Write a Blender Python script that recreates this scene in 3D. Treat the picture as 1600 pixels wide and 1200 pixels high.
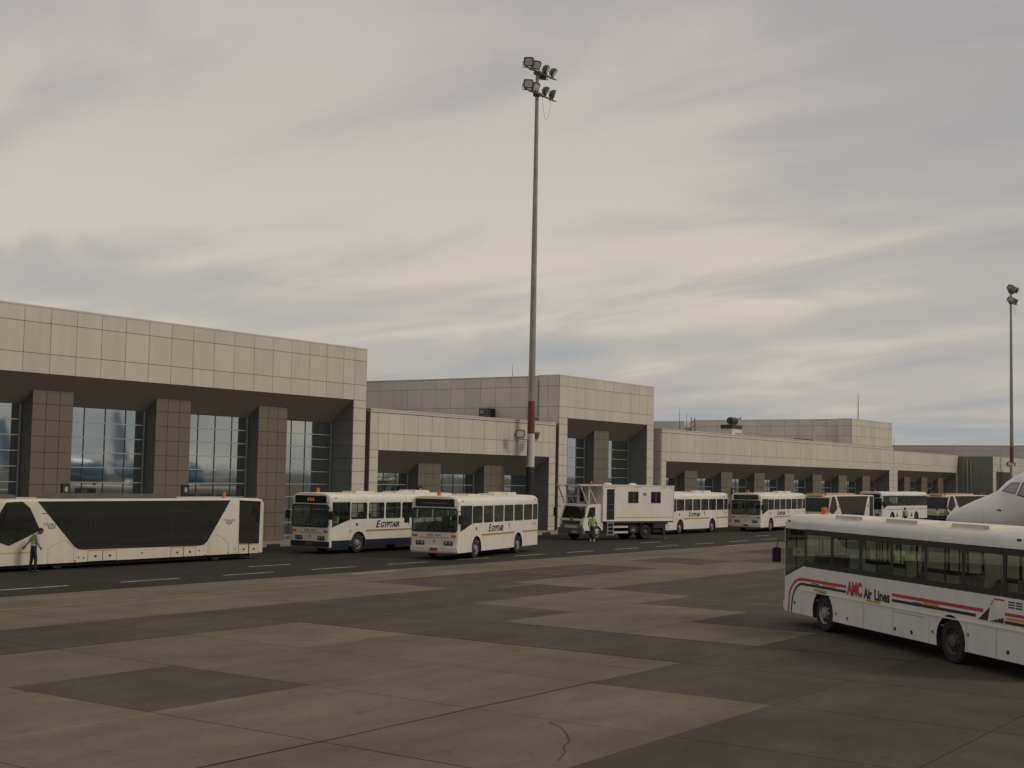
import bpy, bmesh, math, random
from mathutils import Vector, Matrix
R = math.radians
random.seed(7)
scn = bpy.context.scene
for o in list(bpy.data.objects): bpy.data.objects.remove(o)
COL = scn.collection

# ------------------------------------------------------------------ camera
F_PX, YAW, PITCH, ROLL, CAM_H = 2113.67, 0.61152909, 0.06732584, 0.01898328, 4.0
fw = Vector((math.cos(YAW)*math.cos(PITCH), math.sin(YAW)*math.cos(PITCH), math.sin(PITCH)))
rt = Vector((math.sin(YAW), -math.cos(YAW), 0)); up = rt.cross(fw)
rt, up = math.cos(ROLL)*rt+math.sin(ROLL)*up, -math.sin(ROLL)*rt+math.cos(ROLL)*up
cam = bpy.data.cameras.new('camera'); cam.sensor_width = 36; cam.lens = 36*F_PX/1600
cam.clip_start = 0.5; cam.clip_end = 6000
co = bpy.data.objects.new('camera', cam); COL.objects.link(co)
co.matrix_world = Matrix(((rt.x, up.x, -fw.x, 0), (rt.y, up.y, -fw.y, 0), (rt.z, up.z, -fw.z, CAM_H), (0, 0, 0, 1)))
scn.camera = co

# ------------------------------------------------------------------ sky, sun, exposure
SUN_AZ, SUN_EL = R(-72), R(38)
w = bpy.data.worlds.new('World'); scn.world = w; w.use_nodes = True
nt = w.node_tree; N = nt.nodes; L = nt.links; N.clear()
def nd(t, **k):
    n = N.new(t)
    for a, b in k.items(): setattr(n, a, b)
    return n
wo = nd('ShaderNodeOutputWorld'); bg = nd('ShaderNodeBackground'); bg.inputs[1].default_value = 0.1
sky = nd('ShaderNodeTexSky', sky_type='NISHITA', sun_disc=False, sun_elevation=SUN_EL, sun_rotation=math.pi/2-SUN_AZ)
sky.dust_density = 3.0; sky.air_density = 1.2
tc = nd('ShaderNodeTexCoord'); sp = nd('ShaderNodeSeparateXYZ'); L.new(tc.outputs['Generated'], sp.inputs[0])
def mth(op, a, b=None, clamp=False):
    n = nd('ShaderNodeMath', operation=op); n.use_clamp = clamp
    for i, v in enumerate((a, b)):
        if v is None: continue
        if hasattr(v, 'links'): L.new(v, n.inputs[i])
        else: n.inputs[i].default_value = v
    return n.outputs[0]
zz = mth('ADD', mth('MAXIMUM', sp.outputs[2], 0.0), 0.13)
cb = nd('ShaderNodeCombineXYZ')
L.new(mth('DIVIDE', sp.outputs[0], zz), cb.inputs[0]); L.new(mth('DIVIDE', sp.outputs[1], zz), cb.inputs[1])
def cloud(scale, stretch, rot, detail, dist, rough=.5, off=(0, 0, 0)):
    vr = nd('ShaderNodeVectorRotate', rotation_type='Z_AXIS'); vr.inputs['Angle'].default_value = -rot; L.new(cb.outputs[0], vr.inputs['Vector'])
    m = nd('ShaderNodeMapping'); m.inputs['Scale'].default_value = (scale, scale*stretch, 1); m.inputs['Location'].default_value = off
    L.new(vr.outputs[0], m.inputs[0])
    t = nd('ShaderNodeTexNoise'); t.inputs['Scale'].default_value = 1; t.inputs['Detail'].default_value = detail
    t.inputs['Distortion'].default_value = dist; t.inputs['Roughness'].default_value = rough
    L.new(m.outputs[0], t.inputs[0]); return t.outputs[0]
def ramp(v, stops):
    r = nd('ShaderNodeValToRGB'); r.color_ramp.interpolation = 'EASE'
    e = r.color_ramp.elements
    e[0].position, e[0].color = stops[0][0], (*stops[0][1], 1)
    e[1].position, e[1].color = stops[-1][0], (*stops[-1][1], 1)
    for p, c in stops[1:-1]:
        x = e.new(p); x.color = (*c, 1)
    L.new(v, r.inputs[0]); return r.outputs[0]
def mix(f, a, b):
    n = nd('ShaderNodeMix', data_type='RGBA')
    if hasattr(f, 'links'): L.new(f, n.inputs[0])
    else: n.inputs[0].default_value = f
    for i, v in ((6, a), (7, b)):
        if hasattr(v, 'links'): L.new(v, n.inputs[i])
        else: n.inputs[i].default_value = (*v, 1)
    return n.outputs[2]
big = cloud(.40, 1.5, R(104), 3, .8, .5, (2.903, 3.123, -0.786))
fine = cloud(1.0, 1.9, R(80), 6, 1.0, .52, (5.805, -1.126, -0.489))
cov = mth('ADD', mth('MULTIPLY', big, .66), mth('MULTIPLY', fine, .34))
# thin places show the blue-grey sky behind, thick places are cream; higher up the sheet is an even mauve grey
low = ramp(cov, [(.36, (3.6, 3.8, 4.0)), (.48, (4.8, 4.5, 4.2)), (.60, (6.6, 5.95, 4.95))])
high = ramp(cov, [(.37, (3.35, 3.25, 3.38)), (.48, (4.2, 3.93, 3.87)), (.60, (5.4, 4.92, 4.5))])
el = nd('ShaderNodeMapRange'); el.interpolation_type = 'SMOOTHSTEP'
el.inputs[1].default_value = .07; el.inputs[2].default_value = .34
L.new(sp.outputs[2], el.inputs[0])
cl = mix(el.outputs[0], low, high)
L.new(mix(.93, sky.outputs[0], cl), bg.inputs[0]); L.new(bg.outputs[0], wo.inputs[0])

sd = Vector((math.cos(SUN_AZ)*math.cos(SUN_EL), math.sin(SUN_AZ)*math.cos(SUN_EL), math.sin(SUN_EL)))
sl = bpy.data.lights.new('sun', 'SUN'); sl.energy = 1.15; sl.angle = R(16); sl.color = (1, .93, .80)
so = bpy.data.objects.new('sun', sl); COL.objects.link(so); so.rotation_euler = sd.to_track_quat('Z', 'Y').to_euler()
so.location = (0, 0, 60)
vs = scn.view_settings; vs.view_transform = 'Standard'; vs.look = 'None'; vs.exposure = 0.0; vs.gamma = 1; vs.use_curve_mapping = False

# ------------------------------------------------------------------ materials
MATS = {}
def mat(name, col, rough=.6, metal=0, var=.0, scale=1.0, col2=None, bump=0, bscale=20, rnd=0, coat=0, spec=.5, emit=None, detail=5, thr=(.35, .65), obj=False, stain=0, streak=0):
    """procedural material: two-tone noise, optional per-object variation and fine relief"""
    if name in MATS: return MATS[name]
    m = bpy.data.materials.new(name); m.use_nodes = True; t = m.node_tree; b = t.nodes['Principled BSDF']
    def nw(k): return t.nodes.new(k)
    b.inputs['Roughness'].default_value = rough; b.inputs['Metallic'].default_value = metal
    b.inputs['Specular IOR Level'].default_value = spec
    if coat: b.inputs['Coat Weight'].default_value = coat; b.inputs['Coat Roughness'].default_value = .12
    c2 = col2 or tuple(c*(1-var) for c in col)
    if obj:
        tcn = nw('ShaderNodeTexCoord'); vec = tcn.outputs['Object']
    else:
        g = nw('ShaderNodeNewGeometry'); vec = g.outputs['Position']
    nz = nw('ShaderNodeTexNoise'); nz.inputs['Scale'].default_value = scale; nz.inputs['Detail'].default_value = detail; nz.inputs['Roughness'].default_value = .6
    t.links.new(vec, nz.inputs[0])
    cr = nw('ShaderNodeValToRGB'); cr.color_ramp.elements[0].position = thr[0]; cr.color_ramp.elements[1].position = thr[1]
    cr.color_ramp.elements[0].color = (*c2, 1); cr.color_ramp.elements[1].color = (*col, 1)
    t.links.new(nz.outputs[0], cr.inputs[0]); out = cr.outputs[0]
    if streak:
        # run-off streaks: noise drawn out vertically, with a patchy mask
        ms = nw('ShaderNodeMapping'); ms.inputs['Scale'].default_value = (2.3, 2.3, .16) if not obj else (4.5, 4.5, .5); t.links.new(vec, ms.inputs[0])
        ns = nw('ShaderNodeTexNoise'); ns.inputs['Scale'].default_value = 1; ns.inputs['Detail'].default_value = 6; ns.inputs['Roughness'].default_value = .65; t.links.new(ms.outputs[0], ns.inputs[0])
        rs_ = nw('ShaderNodeMapRange'); rs_.inputs[1].default_value = .30; rs_.inputs[2].default_value = .56; rs_.inputs[3].default_value = 1-streak; rs_.inputs[4].default_value = 1.0; t.links.new(ns.outputs[0], rs_.inputs[0])
        hs_ = nw('ShaderNodeHueSaturation'); t.links.new(rs_.outputs[0], hs_.inputs['Value']); t.links.new(out, hs_.inputs['Color']); out = hs_.outputs[0]
    if stain:
        # grit, oil drips and rubbed patches at three sizes
        for sc_, lo_, a_, b_ in ((7.0, .90, .35, .6), (38.0, .86, .32, .58), (1.7, .72, .30, .40)):
            ng = nw('ShaderNodeTexNoise'); ng.inputs['Scale'].default_value = sc_; ng.inputs['Detail'].default_value = 5; ng.inputs['Roughness'].default_value = .7; t.links.new(vec, ng.inputs[0])
            rg_ = nw('ShaderNodeMapRange'); rg_.inputs[1].default_value = a_; rg_.inputs[2].default_value = b_; rg_.inputs[3].default_value = lo_; rg_.inputs[4].default_value = 1.03; t.links.new(ng.outputs[0], rg_.inputs[0])
            hg = nw('ShaderNodeHueSaturation'); t.links.new(rg_.outputs[0], hg.inputs['Value']); t.links.new(out, hg.inputs['Color']); out = hg.outputs[0]
        mp_ = nw('ShaderNodeMapping'); mp_.inputs['Rotation'].default_value = (0, 0, .5); mp_.inputs['Scale'].default_value = (.14, .5, 1); t.links.new(vec, mp_.inputs[0])
        n3 = nw('ShaderNodeTexNoise'); n3.inputs['Scale'].default_value = 1; n3.inputs['Detail'].default_value = 8; n3.inputs['Roughness'].default_value = .68; n3.inputs['Distortion'].default_value = .6
        t.links.new(mp_.outputs[0], n3.inputs[0]); r3 = nw('ShaderNodeMapRange'); r3.inputs[1].default_value = .36; r3.inputs[2].default_value = .62; r3.inputs[3].default_value = 1-stain; r3.inputs[4].default_value = 1.06
        t.links.new(n3.outputs[0], r3.inputs[0]); h3_ = nw('ShaderNodeHueSaturation'); t.links.new(r3.outputs[0], h3_.inputs['Value']); t.links.new(out, h3_.inputs['Color']); out = h3_.outputs[0]
    if rnd:
        oi = nw('ShaderNodeObjectInfo'); hs = nw('ShaderNodeHueSaturation'); mr = nw('ShaderNodeMapRange')
        mr.inputs[3].default_value = 1-rnd; mr.inputs[4].default_value = 1+rnd
        t.links.new(oi.outputs['Random'], mr.inputs[0]); t.links.new(mr.outputs[0], hs.inputs['Value']); t.links.new(out, hs.inputs['Color']); out = hs.outputs[0]
    t.links.new(out, b.inputs['Base Color'])
    if bump:
        n2 = nw('ShaderNodeTexNoise'); n2.inputs['Scale'].default_value = bscale; n2.inputs['Detail'].default_value = 4; t.links.new(vec, n2.inputs[0])
        bp = nw('ShaderNodeBump'); bp.inputs['Strength'].default_value = bump; bp.inputs['Distance'].default_value = .02
        t.links.new(n2.outputs[0], bp.inputs['Height']); t.links.new(bp.outputs[0], b.inputs['Normal'])
    if emit:
        b.inputs['Emission Color'].default_value = (*emit[0], 1); b.inputs['Emission Strength'].default_value = emit[1]
    MATS[name] = m; return m
def glass(name, tint, refl, rough=.02, wave=0, wscale=.8, dark=None):
    """thin glazing: part mirror, part tinted view through (dark = opaque coated glass of that colour)"""
    m = bpy.data.materials.new(name); m.use_nodes = True; t = m.node_tree; t.nodes.clear()
    o = t.nodes.new('ShaderNodeOutputMaterial'); g = t.nodes.new('ShaderNodeBsdfGlossy'); g.inputs['Roughness'].default_value = rough
    g.inputs['Color'].default_value = (.86, .94, .97, 1)
    if dark: s = t.nodes.new('ShaderNodeBsdfDiffuse'); s.inputs[0].default_value = (*dark, 1)
    else: s = t.nodes.new('ShaderNodeBsdfTransparent'); s.inputs[0].default_value = (*tint, 1)
    lw = t.nodes.new('ShaderNodeLayerWeight'); lw.inputs[0].default_value = .5
    mr = t.nodes.new('ShaderNodeMapRange'); mr.inputs[1].default_value = 0; mr.inputs[2].default_value = 1
    mr.inputs[3].default_value = refl; mr.inputs[4].default_value = min(.95, refl+.5)
    pw = t.nodes.new('ShaderNodeMath'); pw.operation = 'POWER'; pw.inputs[1].default_value = 3
    t.links.new(lw.outputs['Facing'], pw.inputs[0]); t.links.new(pw.outputs[0], mr.inputs[0])
    if wave:
        ge = t.nodes.new('ShaderNodeNewGeometry'); nz = t.nodes.new('ShaderNodeTexNoise'); nz.inputs['Scale'].default_value = wscale; nz.inputs['Detail'].default_value = 1
        bp = t.nodes.new('ShaderNodeBump'); bp.inputs['Strength'].default_value = wave; bp.inputs['Distance'].default_value = .05
        t.links.new(ge.outputs['Position'], nz.inputs[0]); t.links.new(nz.outputs[0], bp.inputs['Height'])
        for nn in (g, lw): t.links.new(bp.outputs[0], nn.inputs['Normal'])
    mx = t.nodes.new('ShaderNodeMixShader')
    t.links.new(mr.outputs[0], mx.inputs[0]); t.links.new(s.outputs[0], mx.inputs[1]); t.links.new(g.outputs[0], mx.inputs[2]); t.links.new(mx.outputs[0], o.inputs[0])
    MATS[name] = m; return m
CREAM = mat('cream_cladding', (.545, .505, .415), .5, var=.07, scale=.35, rnd=.05, streak=.075)
CREAM_SIDE = mat('grey_cladding', (.57, .535, .49), .5, var=.07, scale=.35, rnd=.045, streak=.06)
JOINT = mat('cladding_joint', (.20, .175, .14), .9, var=.2)
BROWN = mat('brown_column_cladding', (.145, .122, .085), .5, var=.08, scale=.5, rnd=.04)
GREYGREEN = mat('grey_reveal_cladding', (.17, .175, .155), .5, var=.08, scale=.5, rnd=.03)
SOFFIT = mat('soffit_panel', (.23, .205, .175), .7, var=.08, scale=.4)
ROOF = mat('roof_gravel', (.25, .23, .2), .9, var=.25, scale=2)
ALU = mat('aluminium', (.40, .40, .38), .4, .5, var=.1, scale=3)
DARKALU = mat('dark_mullion', (.06, .06, .06), .5, var=.1)
FGLASS = glass('facade_glass', (0, 0, 0), .48, .035, .05, .6, dark=(.02, .026, .028))
BGLASS = glass('bus_window_glass', (.62, .68, .66), .07, .02)
AGLASS = glass('pale_bus_window_glass', (.72, .76, .70), .05, .02)
TGLASS = glass('tinted_bus_glass', (0, 0, 0), .075, .03, .14, .7, dark=(.02, .019, .016))
WINDSC = glass('windscreen_glass', (.50, .58, .54), .08, .02)
COCKPIT = glass('cockpit_glass', (0, 0, 0), .22, .03, dark=(.035, .045, .04))
WHITE = mat('white_bus_paint', (.73, .69, .60), .35, var=.09, scale=1.3, coat=.3, obj=True, streak=.06)
COOLWHITE = mat('cool_white_bus_paint', (.72, .71, .67), .38, var=.10, scale=.9, coat=.25, obj=True, streak=.07)
ROOFWHITE = mat('weathered_roof_paint', (.70, .64, .52), .55, var=.2, scale=1.1, obj=True)
DUSTY = mat('dusty_apron_bus_paint', (.63, .575, .46), .45, var=.12, scale=1.0, obj=True, streak=.09)
DGLASS = glass('dark_windscreen_glass', (0, 0, 0), .035, .03, dark=(.015, .015, .016))
BEIGE = mat('dusty_roof_unit', (.55, .42, .28), .8, var=.4, scale=2)
GREYROOF = mat('dark_roof_unit', (.10, .095, .085), .6, var=.3, scale=2)
NAVY = mat('navy_paint', (.018, .024, .062), .4, var=.2)
BLACK = mat('black_trim', (.02, .02, .02), .5, var=.2)
RUBBER = mat('tyre_rubber', (.022, .021, .02), .85, var=.3, scale=6, obj=True)
STEEL = mat('wheel_steel', (.42, .41, .38), .45, .4, var=.35, scale=7, obj=True)
DARKSTEEL = mat('grimy_steel', (.12, .115, .105), .6, .3, var=.4, scale=6, obj=True)
CHASSIS = mat('chassis_black', (.035, .034, .036), .7, var=.3, scale=3)
YELLOW = mat('yellow_stripe', (.50, .31, .05), .5, var=.1)
PURPLE = mat('purple_stripe', (.12, .045, .08), .5, var=.1)
RED = mat('red_paint', (.42, .045, .055), .5, var=.1)
AMBER = mat('amber_lens', (.55, .12, .02), .3, var=.1)
BEACON = mat('orange_beacon', (.62, .10, .025), .3, var=.1)
PLATE = mat('red_number_plate', (.32, .03, .035), .5, var=.1)
HEAD = mat('headlight_lens', (.42, .42, .40), .12, .6, var=.4, scale=9)
INTER = mat('bus_interior', (.16, .155, .14), .8, var=.15)
SEAT = mat('seat_shell', (.30, .27, .22), .7, var=.2, scale=3)
LAMPGREY = mat('lamp_housing', (.15, .15, .13), .5, .3, var=.2)
LENS = mat('floodlight_lens', (.62, .62, .56), .2, 0, var=.15)
GALV = mat('galvanised_pole', (.30, .285, .25), .5, .3, var=.25, scale=1.2)
POLERED = mat('mast_red', (.17, .035, .03), .6, var=.2, scale=2)
POLEWHITE = mat('mast_white', (.58, .55, .48), .6, var=.12, scale=2)
POLEBLACK = mat('mast_black', (.025, .025, .026), .6, var=.2)
RUST = mat('rusty_bracket', (.13, .07, .05), .8, var=.3, scale=6)
CONC = mat('concrete_slab', (.172, .147, .106), .85, col2=(.128, .108, .076), scale=.55, bump=.25, bscale=30, rnd=.09, detail=9, thr=(.3, .68), stain=.22, spec=.2)
ASPH = mat('dark_patch_slab', (.093, .079, .059), .85, col2=(.070, .059, .044), scale=.6, bump=.3, bscale=45, rnd=.07, detail=9, stain=.22, spec=.2)
ROAD = mat('road_asphalt', (.037, .032, .026), .85, col2=(.027, .023, .019), scale=.35, bump=.3, bscale=40, detail=9, stain=.15, spec=.2)
PAVE = mat('pavement', (.26, .22, .17), .85, var=.25, scale=1.2, bump=.2)
KERBW = mat('kerb_pale', (.36, .31, .24), .8, var=.3, scale=3, rnd=.08)
KERBD = mat('kerb_dark_paint', (.06, .035, .035), .7, var=.3, scale=3, rnd=.1)
MARKW = mat('worn_white_marking', (.40, .37, .31), .8, col2=(.20, .18, .145), scale=2.2, detail=8, thr=(.38, .55), rnd=.1)
MARKY = mat('worn_yellow_marking', (.25, .155, .05), .85, col2=(.14, .10, .05), scale=1.3, detail=8, thr=(.35, .62))
MARKF = mat('faded_white_marking', (.20, .18, .145), .85, col2=(.13, .112, .084), scale=1.8, detail=8, thr=(.40, .62))
MARKYF = mat('faded_yellow_marking', (.17, .125, .06), .85, col2=(.105, .088, .06), scale=2.5, detail=8, thr=(.42, .6))
TAR = mat('tar_seal', (.050, .042, .032), .9, var=.3, spec=.1)
PLANE = mat('aircraft_white', (.60, .575, .545), .3, var=.04, coat=.4, obj=True)
PLANEBLUE = mat('aircraft_blue', (.035, .16, .30), .3, var=.05, coat=.4, obj=True)
SKIN = mat('skin', (.16, .085, .05), .6, var=.1); HAIR = mat('hair', (.012, .01, .009), .8, var=.2)
SHIRTB = mat('light_blue_shirt', (.33, .38, .43), .85, var=.15, scale=9); SHIRTD = mat('dark_shirt', (.035, .033, .04), .9, var=.2)
TROUS = mat('dark_trousers', (.022, .022, .028), .9, var=.2); TROUSB = mat('brown_trousers', (.075, .045, .035), .9, var=.2)
SHOE = mat('black_shoe', (.015, .014, .013), .5, var=.2); SHOEW = mat('pale_shoe', (.5, .47, .42), .6, var=.2)
HIVIS = mat('hi_vis_green', (.24, .36, .055), .7, var=.1, scale=8); SILVER = mat('reflective_tape', (.5, .52, .45), .3, .3, var=.1)
ORANGE = mat('orange_plastic', (.60, .075, .02), .5, var=.15, scale=5)
EMBLEM = mat('green_emblem', (.10, .18, .13), .5, var=.1); OLIVE = mat('green_badge', (.22, .28, .05), .5, var=.1)
LETTER = mat('dark_blue_lettering', (.012, .014, .04), .5, var=.1); INK = mat('black_lettering', (.02, .022, .025), .5, var=.1)
DISPLAY = mat('display_glass', (.012, .012, .013), .15, var=.1)
LED = mat('amber_led', (.20, .10, .01), .5, emit=((1, .5, .05), .12), var=.1)
GREYTXT = mat('grey_lettering', (.25, .23, .2), .5, var=.1)

# ------------------------------------------------------------------ mesh helpers
class MB:
    def __init__(s): s.v = []; s.f = []; s.mi = []; s.m = 0
    def add(s, vs, fs):
        n = len(s.v); s.v += [tuple(p) for p in vs]; s.f += [tuple(i+n for i in f) for f in fs]; s.mi += [s.m]*len(fs); return s
    def box(s, x0, x1, y0, y1, z0, z1):
        return s.add([(x0,y0,z0),(x1,y0,z0),(x1,y1,z0),(x0,y1,z0),(x0,y0,z1),(x1,y0,z1),(x1,y1,z1),(x0,y1,z1)],
                     [(0,3,2,1),(4,5,6,7),(0,1,5,4),(1,2,6,5),(2,3,7,6),(3,0,4,7)])
    def prism(s, poly, axis, a0, a1):
        """extrude a 2D outline: axis 'y' -> (x,z), 'x' -> (y,z), 'z' -> (x,y)"""
        def P(p, a): return (p[0], a, p[1]) if axis == 'y' else ((a, p[0], p[1]) if axis == 'x' else (p[0], p[1], a))
        n = len(poly); vs = [P(p, a0) for p in poly]+[P(p, a1) for p in poly]
        return s.add(vs, [tuple(range(n))[::-1], tuple(range(n, 2*n))]+[(i, (i+1) % n, n+(i+1) % n, n+i) for i in range(n)])
    def sheet(s, poly, axis, a):
        def P(p): return (p[0], a, p[1]) if axis == 'y' else ((a, p[0], p[1]) if axis == 'x' else (p[0], p[1], a))
        return s.add([P(p) for p in poly], [tuple(range(len(poly)))])
    def lathe(s, prof, c=(0,0,0), axis='z', n=16, cap=True):
        """prof: (radius, position along axis)"""
        vs = []
        for r, h in prof:
            for k in range(n):
                a = 2*math.pi*k/n; p, q = r*math.cos(a), r*math.sin(a)
                v = (p, q, h) if axis == 'z' else ((p, h, q) if axis == 'y' else (h, p, q))
                vs.append((v[0]+c[0], v[1]+c[1], v[2]+c[2]))
        fs = []
        for j in range(len(prof)-1):
            for k in range(n): fs.append((j*n+k, j*n+(k+1) % n, (j+1)*n+(k+1) % n, (j+1)*n+k))
        if cap: fs += [tuple(range(n))[::-1], tuple(range((len(prof)-1)*n, len(prof)*n))]
        return s.add(vs, fs)
    def tube(s, pts, r, n=6):
        pts = [Vector(p) for p in pts]; vs = []; 
        for i, p in enumerate(pts):
            d = (pts[min(i+1, len(pts)-1)]-pts[max(i-1, 0)]).normalized()
            a = d.cross(Vector((0,0,1))); a = d.cross(Vector((1,0,0))) if a.length < .05 else a
            a.normalize(); b = d.cross(a)
            rr = r[i] if isinstance(r, (list, tuple)) else r
            for k in range(n):
                t = 2*math.pi*k/n; vs.append(p+a*(rr*math.cos(t))+b*(rr*math.sin(t)))
        fs = [(i*n+k, i*n+(k+1) % n, (i+1)*n+(k+1) % n, (i+1)*n+k) for i in range(len(pts)-1) for k in range(n)]
        fs += [tuple(range(n))[::-1], tuple(range((len(pts)-1)*n, len(pts)*n))]
        return s.add(vs, fs)
    def ball(s, c, rx, ry, rz, n=10, m=7):
        pr = [(max(math.sin(math.pi*j/m), .01), -math.cos(math.pi*j/m)) for j in range(m+1)]
        k0 = len(s.v); s.lathe(pr, n=n)
        s.v[k0:] = [(c[0]+p[0]*rx, c[1]+p[1]*ry, c[2]+p[2]*rz) for p in s.v[k0:]]; return s
    def mesh(s, name, mats, smooth=False):
        me = bpy.data.meshes.new(name); me.from_pydata(s.v, [], s.f)
        for m in (mats if isinstance(mats, (list, tuple)) else [mats]): me.materials.append(m)
        me.polygons.foreach_set('material_index', s.mi)
        bm = bmesh.new(); bm.from_mesh(me); bmesh.ops.recalc_face_normals(bm, faces=bm.faces); bm.to_mesh(me); bm.free()
        if smooth:
            me.polygons.foreach_set('use_smooth', [True]*len(me.polygons)); me.set_sharp_from_angle(angle=R(smooth if smooth > 1 else 40))
        me.update(); return me
    def build(s, name, mats, parent=None, smooth=False, loc=None, rot=None):
        return link(name, s.mesh(name, mats, smooth), parent, loc, rot)
def link(name, data, parent=None, loc=None, rot=None):
    o = bpy.data.objects.new(name, data); COL.objects.link(o)
    if parent: o.parent = parent
    if loc is not None: o.location = loc
    if rot is not None: o.rotation_euler = rot
    return o
def thing(name, label, cat, loc=(0,0,0), rz=0, group=None):
    o = link(name, None, None, loc, (0,0,rz)); o.empty_display_size = .3; return tag(o, label, cat, group)
def tag(o, label, cat, group=None):
    o['label'] = label; o['category'] = cat
    if group: o['group'] = group
    return o
def struct(o, label=None):
    o['kind'] = 'structure'
    if label: o['label'] = label
    return o
_pc = {}
def panel(name, m, parent, x0, x1, y0, y1, z0, z1):
    """one box-shaped piece; pieces of the same size share their mesh"""
    d = (round(x1-x0, 2), round(y1-y0, 3), round(z1-z0, 2), m.name)
    if d not in _pc: _pc[d] = MB().box(-(x1-x0)/2, (x1-x0)/2, -(y1-y0)/2, (y1-y0)/2, -(z1-z0)/2, (z1-z0)/2).mesh(name, m)
    return link(name, _pc[d], parent, ((x0+x1)/2, (y0+y1)/2, (z0+z1)/2))
def text(name, s, size, m, parent, loc, rot, shear=0, bold=0, sx=1, spacing=1, align='LEFT'):
    c = bpy.data.curves.new(name, 'FONT'); c.body = s; c.size = size; c.shear = shear; c.offset = bold; c.space_character = spacing; c.align_x = align
    c.extrude = .002; c.resolution_u = 3
    t = bpy.data.objects.new('tmp', c); COL.objects.link(t); dg = bpy.context.evaluated_depsgraph_get(); dg.update()
    me = bpy.data.meshes.new_from_object(t.evaluated_get(dg)); bpy.data.objects.remove(t); me.name = name
    me.materials.clear(); me.materials.append(m)
    o = link(name, me, parent, loc, rot); o.scale = (sx, 1, 1); return o
def rrect(x0, x1, z0, z1, r, k=3):
    pts = []
    for cx, cz, a0 in ((x1-r, z1-r, 0), (x0+r, z1-r, 90), (x0+r, z0+r, 180), (x1-r, z0+r, 270)):
        for i in range(k+1):
            a = R(a0+90*i/k); pts.append((cx+r*math.cos(a), cz+r*math.sin(a)))
    return pts

# ------------------------------------------------------------------ ground, apron slabs, road, markings, kerb
PX, X0, PY, Y0 = 3.82, 15.13, 3.815, 10.15
g = struct(MB().sheet([(-1500,-1500),(2500,-1500),(2500,1500),(-1500,1500)], 'z', -.03).build('apron_ground', mat('apron_far', (.150, .128, .093), .85, col2=(.088, .075, .056), scale=.16, detail=7, thr=(.40, .56), spec=.2)))
LIGHT = {-1: lambda i: i <= -1, 0: lambda i: i <= 1, 1: lambda i: i <= 2 or i == 4, 2: lambda i: (i <= 2 and i != 0) or i in (4, 5) or i == 9,
         3: lambda i: i <= 2 or i in (5, 6), 4: lambda i: i in (7, 8, 9, 10, 11, 14), 5: lambda i: i <= 5 or i in (10, 12, 13), 6: lambda i: True, -2: lambda i: i <= -3, -3: lambda i: i in (-4, -2)}
gap = .013
cm = {}
for key, m in ((True, CONC), (False, ASPH)):
    cm[key] = MB().box(-PX/2+gap, PX/2-gap, -PY/2+gap, PY/2-gap, -.03, 0).mesh('apron_slab', m)
    cm[key, 6] = MB().box(-PX/2+gap, PX/2-gap, -1.74, 1.74, -.03, 0).mesh('apron_slab', m)
for j in range(-3, 7):
    for i in range(-4, 20):
        x, y = X0+PX*(i+.5), Y0+PY*(j+.5)
        rel = Vector((x, y)); ang = math.degrees(math.atan2(y, x))
        if not (8 < ang < 64) or rel.length < 9: continue
        li = LIGHT[j](i)
        link('apron_slab', cm[(li, 6) if j == 6 else li], g, (x, y if j < 6 else Y0+PY*6+1.76, random.uniform(-.003, .0)))
road = struct(MB().box(-300, 600, 36.62, 51.2, -.03, .004).build('road', ROAD))
def mark(name, x0, x1, y0, y1, m, par, z=.004):
    return MB().box(x0, x1, y0, y1, z, z+.004).build(name, m, par)
for k in range(-1, 17):
    xs = 31.3+4.83*k; mark('lane_marking', xs, xs+2.65, 38.46, 38.60, MARKW, road)
for xs, y, wd in ((40.4, 35.75, .2), (74.4, 36.25, .16)): mark('lane_marking', xs, xs+2.6, y, y+wd, MARKW, g, 0)
for k in range(-1, 6): mark('lane_marking', 40.1+16.4*k, 42.5+16.4*k, 41.2, 41.34, MARKW, road)
mark('apron_edge_line', -40, 300, 33.08, 33.30, MARKY, g, 0)
mark('stand_line', 39.6, 55.4, 28.08, 28.19, MARKF, g, 0); mark('stand_line', 40.65, 40.74, 16, 25.6, MARKF, g, 0); mark('stand_line', 55.4, 55.5, 22, 28.07, MARKF, g, 0)
# worn yellow stand lettering, too rubbed off to read: a few strokes
for xs, ys, dx, dy in ((46.3,30.2,.9,.14),(46.3,31.4,.9,.14),(47.6,30.0,.14,1.5),(48.4,30.1,1.0,.14),(48.4,31.3,1.0,.14),(49.8,30.1,.14,1.4),(50.5,30.1,.9,.14),(25.1,14.3,.16,.9),(25.3,15.2,.7,.12)):
    mark('stand_marking', xs, xs+dx, ys, ys+dy, MARKYF, g, 0)
def strip(name, pts, wd, m, par):
    b = MB(); vs = []
    for i, p in enumerate(pts):
        a, c = Vector(pts[max(i-1, 0)]), Vector(pts[min(i+1, len(pts)-1)]); d = (c-a).normalized(); q = Vector((-d.y, d.x))*wd*random.uniform(.3, .7)
        vs += [(p[0]+q.x, p[1]+q.y, .0035), (p[0]-q.x, p[1]-q.y, .0035)]
    b.add(vs, [(2*i, 2*i+1, 2*i+3, 2*i+2) for i in range(len(pts)-1)]); return b.build(name, m, par)
strip('tar_seam', [(18.72,12.25),(18.4,11.8),(18.0,11.45),(17.55,11.12),(17.2,11.0),(16.85,10.75),(16.28,10.5)], .022, mat('old_crack', (.085, .071, .052), .9, var=.3, scale=4, spec=.1), g)
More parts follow.
